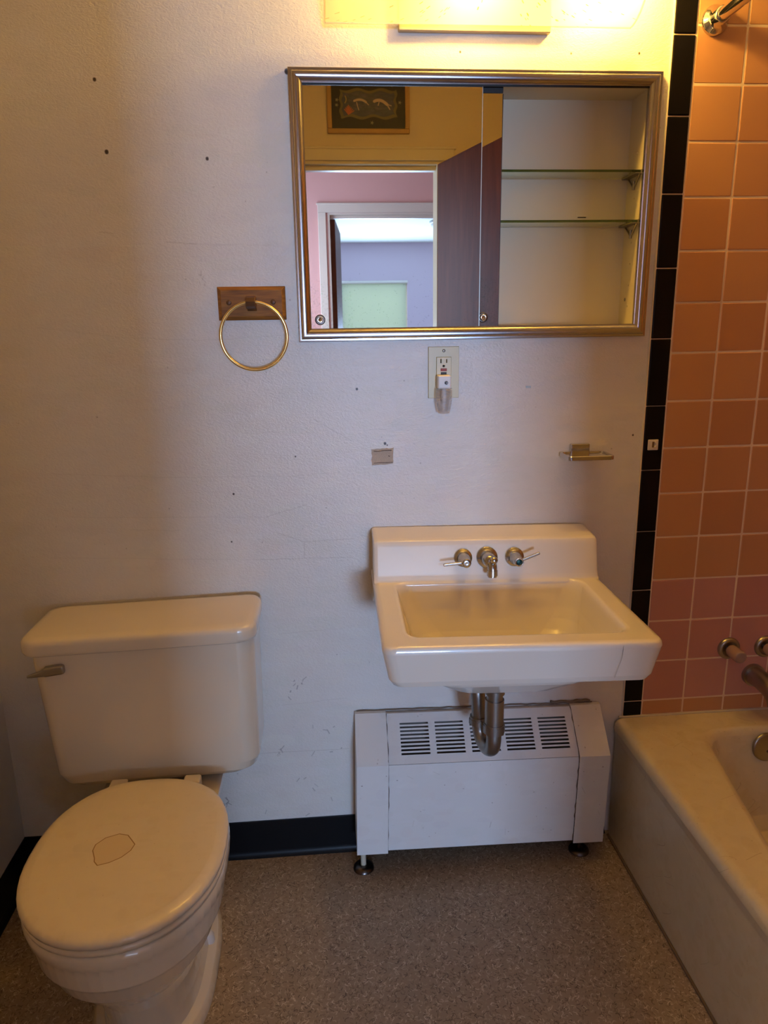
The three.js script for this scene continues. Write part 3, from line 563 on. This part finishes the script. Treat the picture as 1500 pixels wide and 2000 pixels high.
// ---------------------------------------------------------------- outlet and night light
{
  const o = thing('wall_outlet', 'ivory wall outlet with red and black test buttons under the cabinet', 'outlet', [0.2685, 1.2315, 0]);
  const rect = (a, b, c, d) => [[a, c], [b, c], [b, d], [a, d]].map(q => new THREE.Vector2(...q)), path = q => new THREE.Path([...q].reverse());
  const plate = new THREE.Shape(rect(-0.0335, 0.0335, -0.0555, 0.0555)); plate.holes.push(path(rect(-0.0171, 0.0171, -0.0343, 0.0343)));
  mesh('cover_plate', new THREE.ExtrudeGeometry(plate, { depth: 0.0025, bevelEnabled: true, bevelSize: 0.001, bevelThickness: 0.003, bevelSegments: 4 }).translate(0, 0, 0.0003), M.ivory, o);
  const face = new THREE.Shape(rect(-0.0163, 0.0163, -0.0335, 0.0335)); face.holes.push(path(rect(-0.0078, -0.0056, 0.021, 0.0298)), path(rect(0.005, 0.0072, 0.0215, 0.029)));
  const earth = new THREE.Path(); earth.absarc(-0.0005, 0.0145, 0.0026, 0, Math.PI * 2, true); face.holes.push(earth);
  mesh('slot_shade_backing', box(-0.0165, 0.0165, -0.0338, 0.0338, 0.0002, 0.0007), M.slotShade, o);  // dark backing added so the slots look shaded
  mesh('receptacle', new THREE.ExtrudeGeometry(face, { depth: 0.0065, bevelEnabled: true, bevelSize: 0.0005, bevelThickness: 0.0007, bevelOffset: -0.0005, bevelSegments: 2, curveSegments: 16 }).translate(0, 0, 0.0008), M.ivory, o);
  mesh('reset_button', rbox(-0.0075, 0.0065, 0.003, 0.0092, 0.0078, 0.0098, 0.0008), M.redButton, o);
  mesh('test_button', rbox(-0.0070, 0.0060, -0.0042, 0.001, 0.0078, 0.0092, 0.0008), M.blackButton, o);
  for (const y of [0.0475, -0.0475]) mesh('screw', latheZ([[0.0034, 0], [0.0034, 0.001], [0.002, 0.0018], [0, 0.0019]], 18).translate(0, y, 0.0057), M.steel, o);
  const n = thing('night_light', 'white plug-in night light with ribbed clear shade in the wall outlet', 'night light', [0.2665, 1.2315, 0]);
  mesh('plug_body', rbox(-0.0155, 0.0145, -0.034, -0.0045, 0.0082, 0.036, 0.004, 3), M.whitePlastic, n);
  mesh('light_sensor', latheZ([[0.004, 0.0355], [0.0042, 0.0368], [0.003, 0.0372], [0.0018, 0.0365], [0, 0.0365]], 18).translate(0.003, -0.0205, 0), M.bronze, n);
  const pr = []; for (let i = 0; i <= 60; i++) { const t = i / 60, r = 0.0168 + 0.0022 * Math.sin(t * 1.9 + 0.25) - 0.0062 * t * t, rib = i < 30 ? 0.00055 * (i % 4 < 2 ? 1 : 0) : 0.0003 * (i % 6 < 3 ? 1 : 0); pr.push([r + rib, -0.0335 - t * 0.0545]); }
  pr.push([0.007, -0.0890], [0, -0.0890]);
  mesh('ribbed_shade', lathe(pr, 40).scale(1, 1, 0.85).translate(-0.0005, 0, 0.026), M.clearPlastic, n);
  mesh('small_bulb', lathe([[0, -0.034], [0.005, -0.036], [0.006, -0.05], [0.004, -0.064], [0, -0.067]], 20).translate(-0.0005, 0, 0.026), M.whitePlastic, n);
}

// ---------------------------------------------------------------- soap dish and stick-on hook
{
  const s = thing('soap_dish', 'small chrome wall soap dish above the sink', 'soap dish', [0, 0, 0]);
  mesh('wall_plate', rbox(0.566, 0.612, 1.036, 1.063, 0.0005, 0.012, 0.003), M.chrome, s);
  const tr = [[0, 1.0335], [0.001, 1.0345], [0.001, 1.0425], [0.0, 1.0435], [-0.0035, 1.0435], [-0.0045, 1.0405]].map(([d, y]) => rrect(0.5955, 0.036, 0.053 + d, 0.032 + d, 0.008, y, 4));
  mesh('tray', loft(tr, { crease: 0.5 }), M.chrome, s);
  mesh('bracket', rbox(0.572, 0.606, 1.029, 1.036, 0.004, 0.05, 0.002), M.chrome, s);
  const h = thing('stick_on_hook', 'small white plastic stick-on hook on the black trim tile', 'hook', [0.764, 1.055, 0.008]);
  mesh('base', rbox(-0.0125, 0.0125, -0.0125, 0.0125, 0, 0.003, 0.002), std({ color: '#d9d2c2', roughness: 0.5 }), h);
  mesh('hook_loop', new THREE.TorusGeometry(0.006, 0.0022, 10, 24, Math.PI).rotateZ(-Math.PI / 2).translate(0.001, 0.001, 0.0045), std({ color: '#d9d2c2', roughness: 0.5 }), h);
  mesh('recess_shade', rbox(-0.003, 0.0025, -0.006, 0.0075, 0.0028, 0.0034, 0.0004, 1), std({ color: '#7c5f38', roughness: 0.7 }), h);  // raised brown pad, its colour stands for a shaded hollow
}

// ---------------------------------------------------------------- sink
const sinkTilt = -0.016, sinkYaw = -0.02;
const sinkPos = [0.352, 0.78, 0];
const sink = thing('wall_sink', 'wall-hung porcelain sink with a raised back and rectangular basin', 'sink', sinkPos);
sink.rotation.set(0, sinkYaw, sinkTilt);
{
  const hw = 0.256, zc = 0.234, hd = 0.232;
  const rings = [
    rrect(0, 0.23, 0.20, 0.19, 0.05, -0.072), rrect(0, zc - 0.004, hw - 0.030, hd - 0.018, 0.022, -0.084), rrect(0, zc - 0.002, hw - 0.018, hd - 0.008, 0.022, -0.080), rrect(0, zc - 0.001, hw - 0.012, hd - 0.005, 0.022, -0.070),
    rrect(0, zc, hw, hd, 0.022, -0.012), rrect(0, zc, hw - 0.0012, hd - 0.0012, 0.022, -0.005), rrect(0, zc, hw - 0.0052, hd - 0.0052, 0.020, -0.001), rrect(0, zc, hw - 0.012, hd - 0.012, 0.018, 0.0),
    ...[[0.214, 0.128, 0.424, 0.03, 0], [0.2105, 0.1288, 0.4205, 0.03, -0.0006], [0.207, 0.1305, 0.417, 0.03, -0.003], [0.204, 0.133, 0.414, 0.03, -0.008], [0.201, 0.138, 0.41, 0.032, -0.018], [0.196, 0.147, 0.404, 0.036, -0.034], [0.19, 0.158, 0.397, 0.042, -0.053], [0.182, 0.172, 0.389, 0.048, -0.073], [0.171, 0.188, 0.377, 0.055, -0.093], [0.156, 0.204, 0.36, 0.06, -0.109], [0.136, 0.218, 0.34, 0.052, -0.121], [0.108, 0.23, 0.318, 0.038, -0.13], [0.07, 0.24, 0.302, 0.028, -0.1365], [0.03, 0.246, 0.294, 0.0235, -0.14], [0.024, 0.246, 0.294, 0.0235, -0.142], [0.022, 0.248, 0.292, 0.0215, -0.155]].map(([w, zb, zf, rad, y]) => rrect(0, (zb + zf) / 2, w, (zf - zb) / 2, rad, y))];
  const under = [rrect(0, 0.25, 0.03, 0.03, 0.029, -0.190), rrect(0, 0.25, 0.07, 0.06, 0.055, -0.178), rrect(0, 0.25, 0.13, 0.10, 0.07, -0.155), rrect(0, 0.25, 0.17, 0.14, 0.07, -0.12), rrect(0, 0.25, 0.19, 0.165, 0.06, -0.07)];
  const splash = [[0.003, -0.075], [0.003, 0.0935], [0.010, 0.0955], [0.088, 0.0895], [0.098, 0.0865], [0.102, 0.078], [0.1215, 0.012], [0.126, 0.002], [0.133, -0.004], [0.133, -0.03], [0.05, -0.075]];
  mesh('basin', merge(loft(rings, { crease: 0.75, cap0: false }), loft(under, { crease: 1.2, cap1: false }), loftX(splash, [0.001, 0.004, 0.006, 0.006, 0.006, 0.006, 0.012, 0.012, 0.001, 0.001, 0.001].map(() => 0.003), -hw + 0.002, hw - 0.002, 0.008)), M.porcelain, sink);
  const dr = mesh('drain', lathe([[0, -0.143], [0.012, -0.1425], [0.019, -0.1395], [0.0225, -0.1405], [0.0225, -0.15]], 28).translate(0, 0, 0.27), M.chrome, sink);
  const dgeo = new THREE.RingGeometry(0.004, 0.0055, 12);
  mesh('crack_line', tube([[0.176, -0.006, 0.4672], [0.175, -0.03, 0.4665], [0.170, -0.05, 0.4655], [0.166, -0.07, 0.4630]], 0.00028, 20, 5), std({ color: '#b3a998', roughness: 0.6 }), sink).userData.label = 'grey hairline crack in the glaze';
}
{ // faucet on the sloping back
  const f = thing('wall_mount_faucet', 'chrome faucet with two lever handles on the sink back', 'faucet', sinkPos); f.rotation.copy(sink.rotation);
  const tilt = -0.04;                               // face of the back leans away
  const at = (name, g, x, y, z, mat = M.tapMetal, parent = f) => { const m = mesh(name, g, mat, parent); m.position.set(x, y, z); m.rotation.x = name === 'flange' ? -0.28 : tilt; return m; };
  const fy = 0.049, fz = 0.1105;
  const flange = r => latheZ([[r, -0.002], [r, 0.003], [r * 0.94, 0.0055], [r * 0.72, 0.0062], [r * 0.66, 0.009], [r * 0.62, 0.0125], [0, 0.0125]], 36);
  at('flange', flange(0.0205), -0.054, fy, fz); at('flange', flange(0.024), 0.0, fy, fz); at('flange', flange(0.0215), 0.062, fy, fz);
  const handle = (x, ang, hollow) => {
    const h = at('handle', latheZ([[0.0145, 0.006], [0.0135, 0.018], [0.0105, 0.027], [0.0102, 0.046], [0.0092, 0.0475], ...(hollow ? [[0.0066, 0.0475], [0.0060, 0.037], [0, 0.037]] : [[0.0066, 0.049], [0.003, 0.049], [0, 0.0485]])], 30), x, fy, fz);
    const lv = mesh('lever', rbox(0.006, 0.05, -0.003, 0.003, 0.035, 0.042, 0.002, 2), M.tapMetal, h); lv.rotation.z = ang;
    if (hollow) mesh('stem', latheZ([[0.004, 0.036], [0.004, 0.0395], [0, 0.04]], 16), std({ color: '#2c6a62', roughness: 0.4 }), h);
    return h;
  };
  handle(-0.054, Math.PI + 0.10, false); handle(0.062, 0.38, true);
  at('spout', merge(latheZ([[0.016, 0.010], [0.0155, 0.02], [0.0145, 0.03], [0.012, 0.037], [0.006, 0.041], [0, 0.042]], 30), tube([[0.001, 0, 0.022], [0.003, -0.004, 0.034], [0.004, -0.014, 0.041], [0.004, -0.024, 0.042]], 0.0105, 24, 20)), 0, fy, fz);
  at('aerator', merge(rod([0.004, -0.018, 0.0415], [0.004, -0.030, 0.0425], 0.0118, 28), rod([0.004, -0.030, 0.0425], [0.004, -0.033, 0.0427], 0.010, 28)), 0, fy, fz);
  at('diverter_knob', new THREE.SphereGeometry(0.0088, 24, 16).translate(0.006, 0.005, 0.044), 0, fy, fz);
}
{ // trap under the sink
  const t = thing('sink_trap', 'grey metal drain trap hanging under the sink', 'drain pipe', [0, 0, 0]);
  const x = 0.343, z = 0.243;
  mesh('tailpiece', merge(rod([x, 0.50, z], [x, 0.602, z], 0.0175, 28), rod([x, 0.566, z], [x, 0.576, z], 0.0215, 28)), M.pipe, t);
  mesh('sleeve', rod([x, 0.482, z], [x, 0.552, z], 0.0205, 28), M.dullChrome, t);
  mesh('slip_nut', merge(new THREE.CylinderGeometry(0.0245, 0.0245, 0.018, 8).translate(x, 0.482, z), rod([x, 0.488, z], [x, 0.495, z], 0.0225, 28)), M.pipe, t);
  const bend = [[x, 0.475, z], [x, 0.45, z], [x - 0.001, 0.428, z - 0.008], [x - 0.006, 0.416, z - 0.026], [x - 0.012, 0.42, z - 0.05], [x - 0.016, 0.436, z - 0.064], [x - 0.018, 0.46, z - 0.068], [x - 0.020, 0.51, z - 0.068], [x - 0.022, 0.54, z - 0.074], [x - 0.024, 0.556, z - 0.095], [x - 0.026, 0.56, z - 0.13], [x - 0.028, 0.561, 0.03], [x - 0.028, 0.561, 0.004]];
  mesh('bend', tube(bend, 0.0165, 110, 22), M.pipe, t);
  mesh('slip_nut', merge(new THREE.CylinderGeometry(0.0225, 0.0225, 0.012, 8).translate(x - 0.0187, 0.462, z - 0.068), rod([x - 0.0187, 0.468, z - 0.068], [x - 0.0187, 0.474, z - 0.068], 0.02, 28)), M.pipe, t);
  mesh('wall_flange', latheZ([[0.034, 0.001], [0.032, 0.008], [0.022, 0.014], [0.018, 0.02]], 30).translate(x - 0.028, 0.561, 0), M.oldPipe, t);
}

// ---------------------------------------------------------------- radiator cover and its pipes
{
  const r = thing('radiator_cover', 'white painted metal radiator cover with slotted top under the sink', 'radiator', [0.041, 0.066, 0.001]);
  r.rotation.z = -0.0205;
  const prof = (o, y0) => [[0.003, y0], [0.003, 0.334 + o], [0.012, 0.334 + o], [0.1 + o, 0.246 + o * 0.5], [0.1 + o, y0]];
  const sheet = (o, y0, t = 0.002) => { const a = [[0.003, 0.334 + o], [0.014 + o * 0.3, 0.334 + o], [0.1 + o, 0.246 + o * 0.4], [0.1 + o, y0]]; const b = [[0.1 + o - t, y0], [0.1 + o - t, 0.246 + o * 0.4 - t * 0.4], [0.014, 0.334 + o - t], [0.003, 0.334 + o - t]]; return [...a, ...b]; };
  const W = 0.626;
  const end = (x0, x1, side) => merge(extrudeX(sheet(0.004, 0, 0.002), x0, x1), extrudeX(prof(0.003, 0.002), side < 0 ? x0 : x1 - 0.002, side < 0 ? x0 + 0.002 : x1));
  mesh('end_cap', boxUV(end(0, 0.077, -1)), M.radiator, r);
  mesh('end_cap', boxUV(end(0.549, W, 1)), M.radiator, r);
  mesh('front_panel', boxUV(merge(rbox(0.0775, 0.5485, 0.006, 0.2455, 0.0985, 0.1005, 0.0008, 1), box(0.0775, 0.5485, 0.006, 0.008, 0.09, 0.1))), M.radiator, r);
  // sloping grille: one punched sheet, five groups of nine slots
  const L = Math.hypot(0.086, 0.088), s = new THREE.Shape([[0.0775, 0], [0.5485, 0], [0.5485, L], [0.0775, L]].map(p => new THREE.Vector2(...p)));
  const lips = [];
  for (let g = 0; g < 5; g++) for (let k = 0; k < 9; k++) {
    const x0 = 0.110 + g * 0.0872, w = 0.071, y0 = 0.021 + k * 0.0091, h = 0.0052;
    s.holes.push(new THREE.Path([[x0, y0], [x0, y0 + h], [x0 + w, y0 + h], [x0 + w, y0]].map(p => new THREE.Vector2(...p))));
    lips.push(box(x0 - 0.001, x0 + w + 0.001, y0 - 0.0012, y0 + 0.0002, 0, 0.0024));
  }
  const gr = new THREE.ExtrudeGeometry(s, { depth: 0.0012, bevelEnabled: false });
  const all = boxUV(merge(gr, ...lips)); all.rotateX(-Math.atan2(0.086, 0.088)).translate(0, 0.246, 0.0992);
  mesh('grille', all, M.radiator, r);
  mesh('top_strip', box(0.0775, 0.5485, 0.332, 0.334, 0.003, 0.014), M.radiator, r);
  const fins = []; for (let i = 0; i < 44; i++) fins.push(box(0.10 + i * 0.0098, 0.1012 + i * 0.0098, 0.10, 0.20, 0.02, 0.085));
  fins.push(rod([0.03, 0.15, 0.05], [0.60, 0.15, 0.05], 0.011)); mesh('heating_fins', merge(...fins), M.fins, r);
  mesh('back_panel', box(0.005, W - 0.005, 0.002, 0.33, 0.002, 0.004), M.fins, r);
  // crumbling filler along the seams
  const crack = std({ color: '#6b5a4c', roughness: 0.9 });
  const seam = (x, jag) => tube(Array.from({ length: 26 }, (_, i) => { const t = i / 25, a = t < 0.33 ? [0.334 - 0.088 * t / 0.33, 0.0145 + 0.0865 * t / 0.33] : [0.246 - 0.24 * (t - 0.33) / 0.67, 0.101]; return [x + rr(-jag, jag), a[0] + 0.0015, a[1] + 0.0012]; }), 0.0011, 90, 5);
  mesh('seam_gap', seam(0.0772, 0.0012), crack, r); mesh('seam_gap', seam(0.5487, 0.0018), crack, r);
  const wallGap = std({ color: '#7c6d5e', roughness: 0.9 });
  mesh('wall_joint', merge(tube(Array.from({ length: 40 }, (_, i) => [0.005 + i * 0.0155, 0.3385 + rr(-0.0008, 0.0012), 0.002 + rr(0, 0.001)]), 0.0018, 160, 5), tube(Array.from({ length: 10 }, (_, i) => [0.50 + i * 0.0115, 0.343 + rr(-0.0015, 0.0025), 0.004]), 0.0032, 40, 6)), wallGap, r);
  for (const [x, z, y1, mt, fl, lab] of [[0.0575, 0.072, 0.085, M.oldPipe, M.bronze, 'cream painted heating pipe with dark floor ring at the open end of the radiator cover'], [0.621, 0.066, 0.085, M.bronze, M.bronze, 'dark heating pipe with floor ring at the bathtub end of the radiator cover']]) {
    const p = thing('heating_pipe', lab, 'pipe', [x, 0, z]);
    mesh('riser', rod([0, 0.001, 0], [0, y1, 0], 0.0068, 18), mt, p);
    mesh('floor_ring', lathe([[0.0085, 0.012], [0.012, 0.0125], [0.019, 0.011], [0.025, 0.006], [0.0265, 0.001], [0.0265, 0.0]], 36), fl, p);
  }
}

// ---------------------------------------------------------------- toilet
{
  const t = thing('toilet', 'beige porcelain toilet with closed lid and wide tank against the wall', 'toilet', [-0.395, 0, 0]);
  const roll = 0.024;
  const tank = [rrect(0, 0.106, 0.18, 0.07, 0.05, 0.370), rrect(0, 0.107, 0.199, 0.083, 0.045, 0.374), rrect(0, 0.108, 0.212, 0.089, 0.04, 0.384), rrect(0, 0.108, 0.220, 0.0915, 0.036, 0.404), rrect(0, 0.108, 0.224, 0.093, 0.034, 0.52), rrect(0, 0.108, 0.230, 0.094, 0.034, 0.66), rrect(0, 0.108, 0.230, 0.094, 0.034, 0.69)];
  const tm = mesh('tank', loft(tank, { crease: 0.9 }), M.china, t);
  const lid = [rrect(0, 0.11, 0.235, 0.098, 0.036, 0.6905), rrect(0, 0.11, 0.2405, 0.1015, 0.036, 0.6935), rrect(0, 0.11, 0.2425, 0.1025, 0.036, 0.70), rrect(0, 0.11, 0.2425, 0.1025, 0.036, 0.714), rrect(0, 0.11, 0.2405, 0.1005, 0.034, 0.7215), rrect(0, 0.11, 0.235, 0.095, 0.03, 0.7265), rrect(0, 0.11, 0.22, 0.08, 0.02, 0.729)];
  const lm = mesh('tank_lid', loft(lid, { crease: 1.0 }), M.china, t);
  const sec = (x, y, hy, z, hz) => rrect(y, z, hy, hz, Math.min(hy, hz) * 0.7, x, 3).map(([p, q, w]) => [q, p, w]);
  const lev = mesh('flush_lever', merge(loft([sec(-0.240, 0.6435, 0.0022, 0.2105, 0.003), sec(-0.228, 0.6455, 0.0045, 0.2105, 0.0042), sec(-0.214, 0.648, 0.0062, 0.2105, 0.005), sec(-0.206, 0.6505, 0.0088, 0.209, 0.0075), sec(-0.203, 0.6515, 0.0105, 0.209, 0.008), sec(-0.180, 0.6535, 0.0108, 0.208, 0.0075), sec(-0.170, 0.654, 0.0102, 0.208, 0.007), sec(-0.166, 0.654, 0.0085, 0.208, 0.006)], { crease: 0.5 }), rod([-0.188, 0.653, 0.19], [-0.188, 0.653, 0.205], 0.008)), M.dullChrome, t);
  for (const m of [tm, lm, lev]) { m.rotation.z = roll; m.position.set(0.54 * Math.sin(roll), 0.54 * (1 - Math.cos(roll)), 0); }
  lev.position.x += 0.008; lev.position.y += 0.007; lm.position.x -= 0.004;
  const zc = 0.455, bx = 0.007;
  const E = (hw, zb, zf, y, z0 = zc, pb = 2.4, pf = 2.1) => egg(bx, z0, hw, z0 - zb, zf - z0, y, pb, pf);
  const bowl = [
    E(0.118, 0.135, 0.545, 0.0005, 0.36, 3.2, 2.4), E(0.119, 0.134, 0.546, 0.018, 0.36, 3.2, 2.4), E(0.112, 0.14, 0.538, 0.026, 0.36, 3.2, 2.4), E(0.095, 0.15, 0.53, 0.032, 0.37, 3, 2.2),
    E(0.092, 0.15, 0.53, 0.07, 0.38), E(0.096, 0.15, 0.54, 0.13, 0.40), E(0.108, 0.16, 0.565, 0.175, 0.42), E(0.128, 0.17, 0.60, 0.215, 0.435), E(0.145, 0.18, 0.625, 0.25), E(0.157, 0.19, 0.64, 0.285), E(0.160, 0.195, 0.643, 0.292), E(0.164, 0.195, 0.647, 0.296), E(0.169, 0.20, 0.652, 0.33), E(0.1705, 0.205, 0.654, 0.345), E(0.175, 0.205, 0.659, 0.349), E(0.177, 0.205, 0.661, 0.365), E(0.174, 0.208, 0.658, 0.374), E(0.165, 0.215, 0.65, 0.377)];
  const shelf = [rrect(bx, 0.15, 0.10, 0.12, 0.03, 0.25), rrect(bx, 0.15, 0.118, 0.13, 0.03, 0.31), rrect(bx, 0.15, 0.128, 0.132, 0.03, 0.335), rrect(bx, 0.15, 0.128, 0.132, 0.03, 0.352), rrect(bx, 0.15, 0.12, 0.125, 0.03, 0.358)];
  const foot = [rrect(bx, 0.2, 0.085, 0.1, 0.04, 0.0005), rrect(bx, 0.2, 0.085, 0.1, 0.04, 0.2), rrect(bx, 0.18, 0.10, 0.12, 0.04, 0.30)];
  mesh('bowl', merge(loft(bowl, { crease: 0.9 }), loft(shelf, { crease: 0.9 }), loft(foot, { crease: 0.9 })), M.china, t);
  mesh('seat', loft([E(0.168, 0.245, 0.654, 0.3775), E(0.175, 0.24, 0.661, 0.3795), E(0.1765, 0.24, 0.6625, 0.385), E(0.175, 0.241, 0.661, 0.3905), E(0.168, 0.245, 0.655, 0.3925)], { crease: 1.1 }), M.plasticSeat, t);
  const lidMap = canvasTex(1024, 1024, (c, w, h) => {                    // dried ring left on the lid, and speckles
    c.fillStyle = '#dccdb3'; c.fillRect(0, 0, w, h);
    for (let i = 0; i < 700; i++) { c.fillStyle = rnd() < 0.5 ? `rgba(196,176,138,${rr(0.02, 0.08)})` : `rgba(228,216,194,${rr(0.02, 0.08)})`; c.beginPath(); c.ellipse(rr(0, w), rr(0, h), rr(4, 40), rr(4, 30), 0, 0, 7); c.fill(); }
    for (let i = 0; i < 60; i++) { c.fillStyle = `rgba(90,64,34,${rr(0.2, 0.5)})`; c.fillRect(rr(0, w), rr(0, h), rr(1, 3), rr(1, 3)); }
    const P = (x, z) => [(x + 0.25) / 0.5 * w, h - (z - 0.2) / 0.5 * h];
    const o = [[-0.0534, 0.4616], [-0.0529, 0.4460], [-0.0394, 0.4292], [-0.0168, 0.4208], [0.0003, 0.4263], [0.0088, 0.4379], [0.0193, 0.4526], [0.0157, 0.4687], [0.0033, 0.4848], [-0.0145, 0.4957], [-0.0336, 0.5009], [-0.0419, 0.4908], [-0.0442, 0.4820]];
    c.beginPath(); o.forEach((p, i) => i ? c.lineTo(...P(...p)) : c.moveTo(...P(...p))); c.closePath(); c.fillStyle = 'rgba(200,166,104,0.30)'; c.fill(); c.strokeStyle = 'rgba(128,86,34,0.85)'; c.lineWidth = 3.2; c.lineJoin = 'round'; c.stroke();
  });
  lidMap.repeat.set(2, 2); lidMap.offset.set(0.5, -0.4);
  const lidMat = M.plasticSeat.clone(); lidMat.map = lidMap; lidMat.color.set(0xffffff);
  mesh('seat_lid', planarXZ(loft([E(0.168, 0.25, 0.657, 0.3935), E(0.1765, 0.243, 0.6645, 0.396), E(0.178, 0.242, 0.666, 0.4025), E(0.1765, 0.243, 0.6645, 0.408), E(0.170, 0.248, 0.658, 0.4125), E(0.158, 0.262, 0.645, 0.4145), E(0.10, 0.32, 0.58, 0.4165), E(0.03, 0.42, 0.49, 0.417)], { crease: 1.1 })), lidMat, t);
  for (const x of [-0.07, 0.084]) mesh('hinge', rbox(x - 0.018, x + 0.018, 0.377, 0.402, 0.222, 0.252, 0.005, 3), M.plasticSeat, t);
  for (const s of [-1, 1]) mesh('bolt_cap', lathe([[0, 0.034], [0.008, 0.032], [0.0125, 0.024], [0.014, 0.010], [0.014, 0.0]], 24).translate(bx + s * 0.092, 0.022, 0.29), M.whitePlastic, t);
}

// ---------------------------------------------------------------- bathtub, its taps and the curtain rod
{
  const b = thing('bathtub', 'built-in beige enamel bathtub with a stained rim along the tiled wall', 'bathtub', [0, 0, 0]);
  const X0 = 0.716, X1 = XR - 0.007, Z0 = 0.0075, Z1 = 1.525, H = 0.345, K = 8;
  const O = (i, y, r = 0.012) => rpoly([[X1 - i * 0.2, Z0 + i * 0.2], [X0 + i, Z0 + i * 0.2], [X0 + i, 0.6], [X0 + i, Z1 - i * 0.2], [X1 - i * 0.2, Z1 - i * 0.2]], r, y, K);
  const I = (d, y, r) => rpoly([[1.415 - d, 0.092 + d * 0.8], [0.912 + d, 0.092 + d * 0.8], [0.818 + d, 0.56], [0.80 + d, 1.41 - d], [1.415 - d, 1.41 - d]], r, y, K);
  const rings = [O(0.004, 0.001), O(0.004, H - 0.05), O(0.0, H - 0.026), O(0.0012, H - 0.014), O(0.006, H - 0.005), O(0.013, H - 0.001), O(0.022, H), I(-0.012, H - 0.0005, 0.075), I(-0.006, H - 0.002, 0.072), I(0, H - 0.007, 0.07), I(0.005, H - 0.016, 0.07), I(0.018, H - 0.07, 0.08), I(0.05, 0.12, 0.10), I(0.07, 0.085, 0.10), I(0.11, 0.066, 0.10), I(0.19, 0.06, 0.05)];
  mesh('tub_shell', boxUV(loft(rings, { crease: 0.8 })), M.tub, b);
  mesh('caulk_line', tube(Array.from({ length: 30 }, (_, i) => [0.73 + i * 0.0258, H + 0.0008 + rr(-0.0006, 0.0006), 0.0085]), 0.0032, 90, 6), M.caulk, b);
  mesh('floor_caulk', rod([X0 + 0.002, 0.003, 0.02], [X0 + 0.002, 0.003, Z1], 0.0035, 8), std({ color: '#6e5a42', roughness: 0.8 }), b);
  const ov = mesh('overflow_plate', latheZ([[0.036, 0], [0.0355, 0.004], [0.031, 0.007], [0.012, 0.0085], [0, 0.0085]], 36), M.dullChrome, b);
  ov.position.set(1.072, 0.298, 0.1065); ov.rotation.x = -0.14;
  mesh('plate_screw', latheZ([[0.0035, 0.008], [0.003, 0.0095], [0, 0.0095]], 14).translate(-0.0, -0.008, 0), M.bronze, ov);

  const f = thing('bathtub_faucet', 'dull chrome bath taps with clear pinkish knobs and spout on the pink tiles', 'faucet', [0, 0, TT]);
  for (const x of [1.007, 1.105, 1.203]) {
    const h = mesh('tap_flange', latheZ([[0.029, 0], [0.029, 0.004], [0.026, 0.009], [0.021, 0.011], [0.0185, 0.008], [0.0165, 0.003], [0.0, 0.003]], 36), M.dullChrome, f); h.position.set(x, 0.524, 0);
    mesh('valve_stem', rod([0, 0, 0.002], [0, 0, 0.02], 0.010, 20), M.bronze, h);
    const kn = latheZ([[0.0155, 0.016], [0.0165, 0.02], [0.0165, 0.052], [0.0155, 0.057], [0.013, 0.0595], [0.007, 0.058], [0, 0.0575]], 12);
    mesh('knob', kn, M.acrylic, h);
  }
  mesh('spout', merge(tube([[1.080, 0.447, 0], [1.080, 0.449, 0.05], [1.080, 0.445, 0.085], [1.080, 0.432, 0.108], [1.080, 0.418, 0.116]], 0.0245, 40, 24), rod([1.080, 0.447, 0], [1.080, 0.447, 0.012], 0.029, 30)), M.dullChrome, f);

  const s = thing('curtain_rod', 'chrome shower curtain rod fixed to the pink tiles', 'rod', [0.826, 1.929, TT]);
  mesh('rod_tube', rod([0, 0, 0.004], [0, 0, 1.78], 0.0125, 24), M.chrome, s);
  mesh('wall_flange', latheZ([[0.0285, 0], [0.0285, 0.004], [0.0265, 0.008], [0.0215, 0.014], [0.0175, 0.022], [0.0165, 0.034], [0.0128, 0.036]], 36), M.chrome, s);
}

renderer.render(scene, camera);
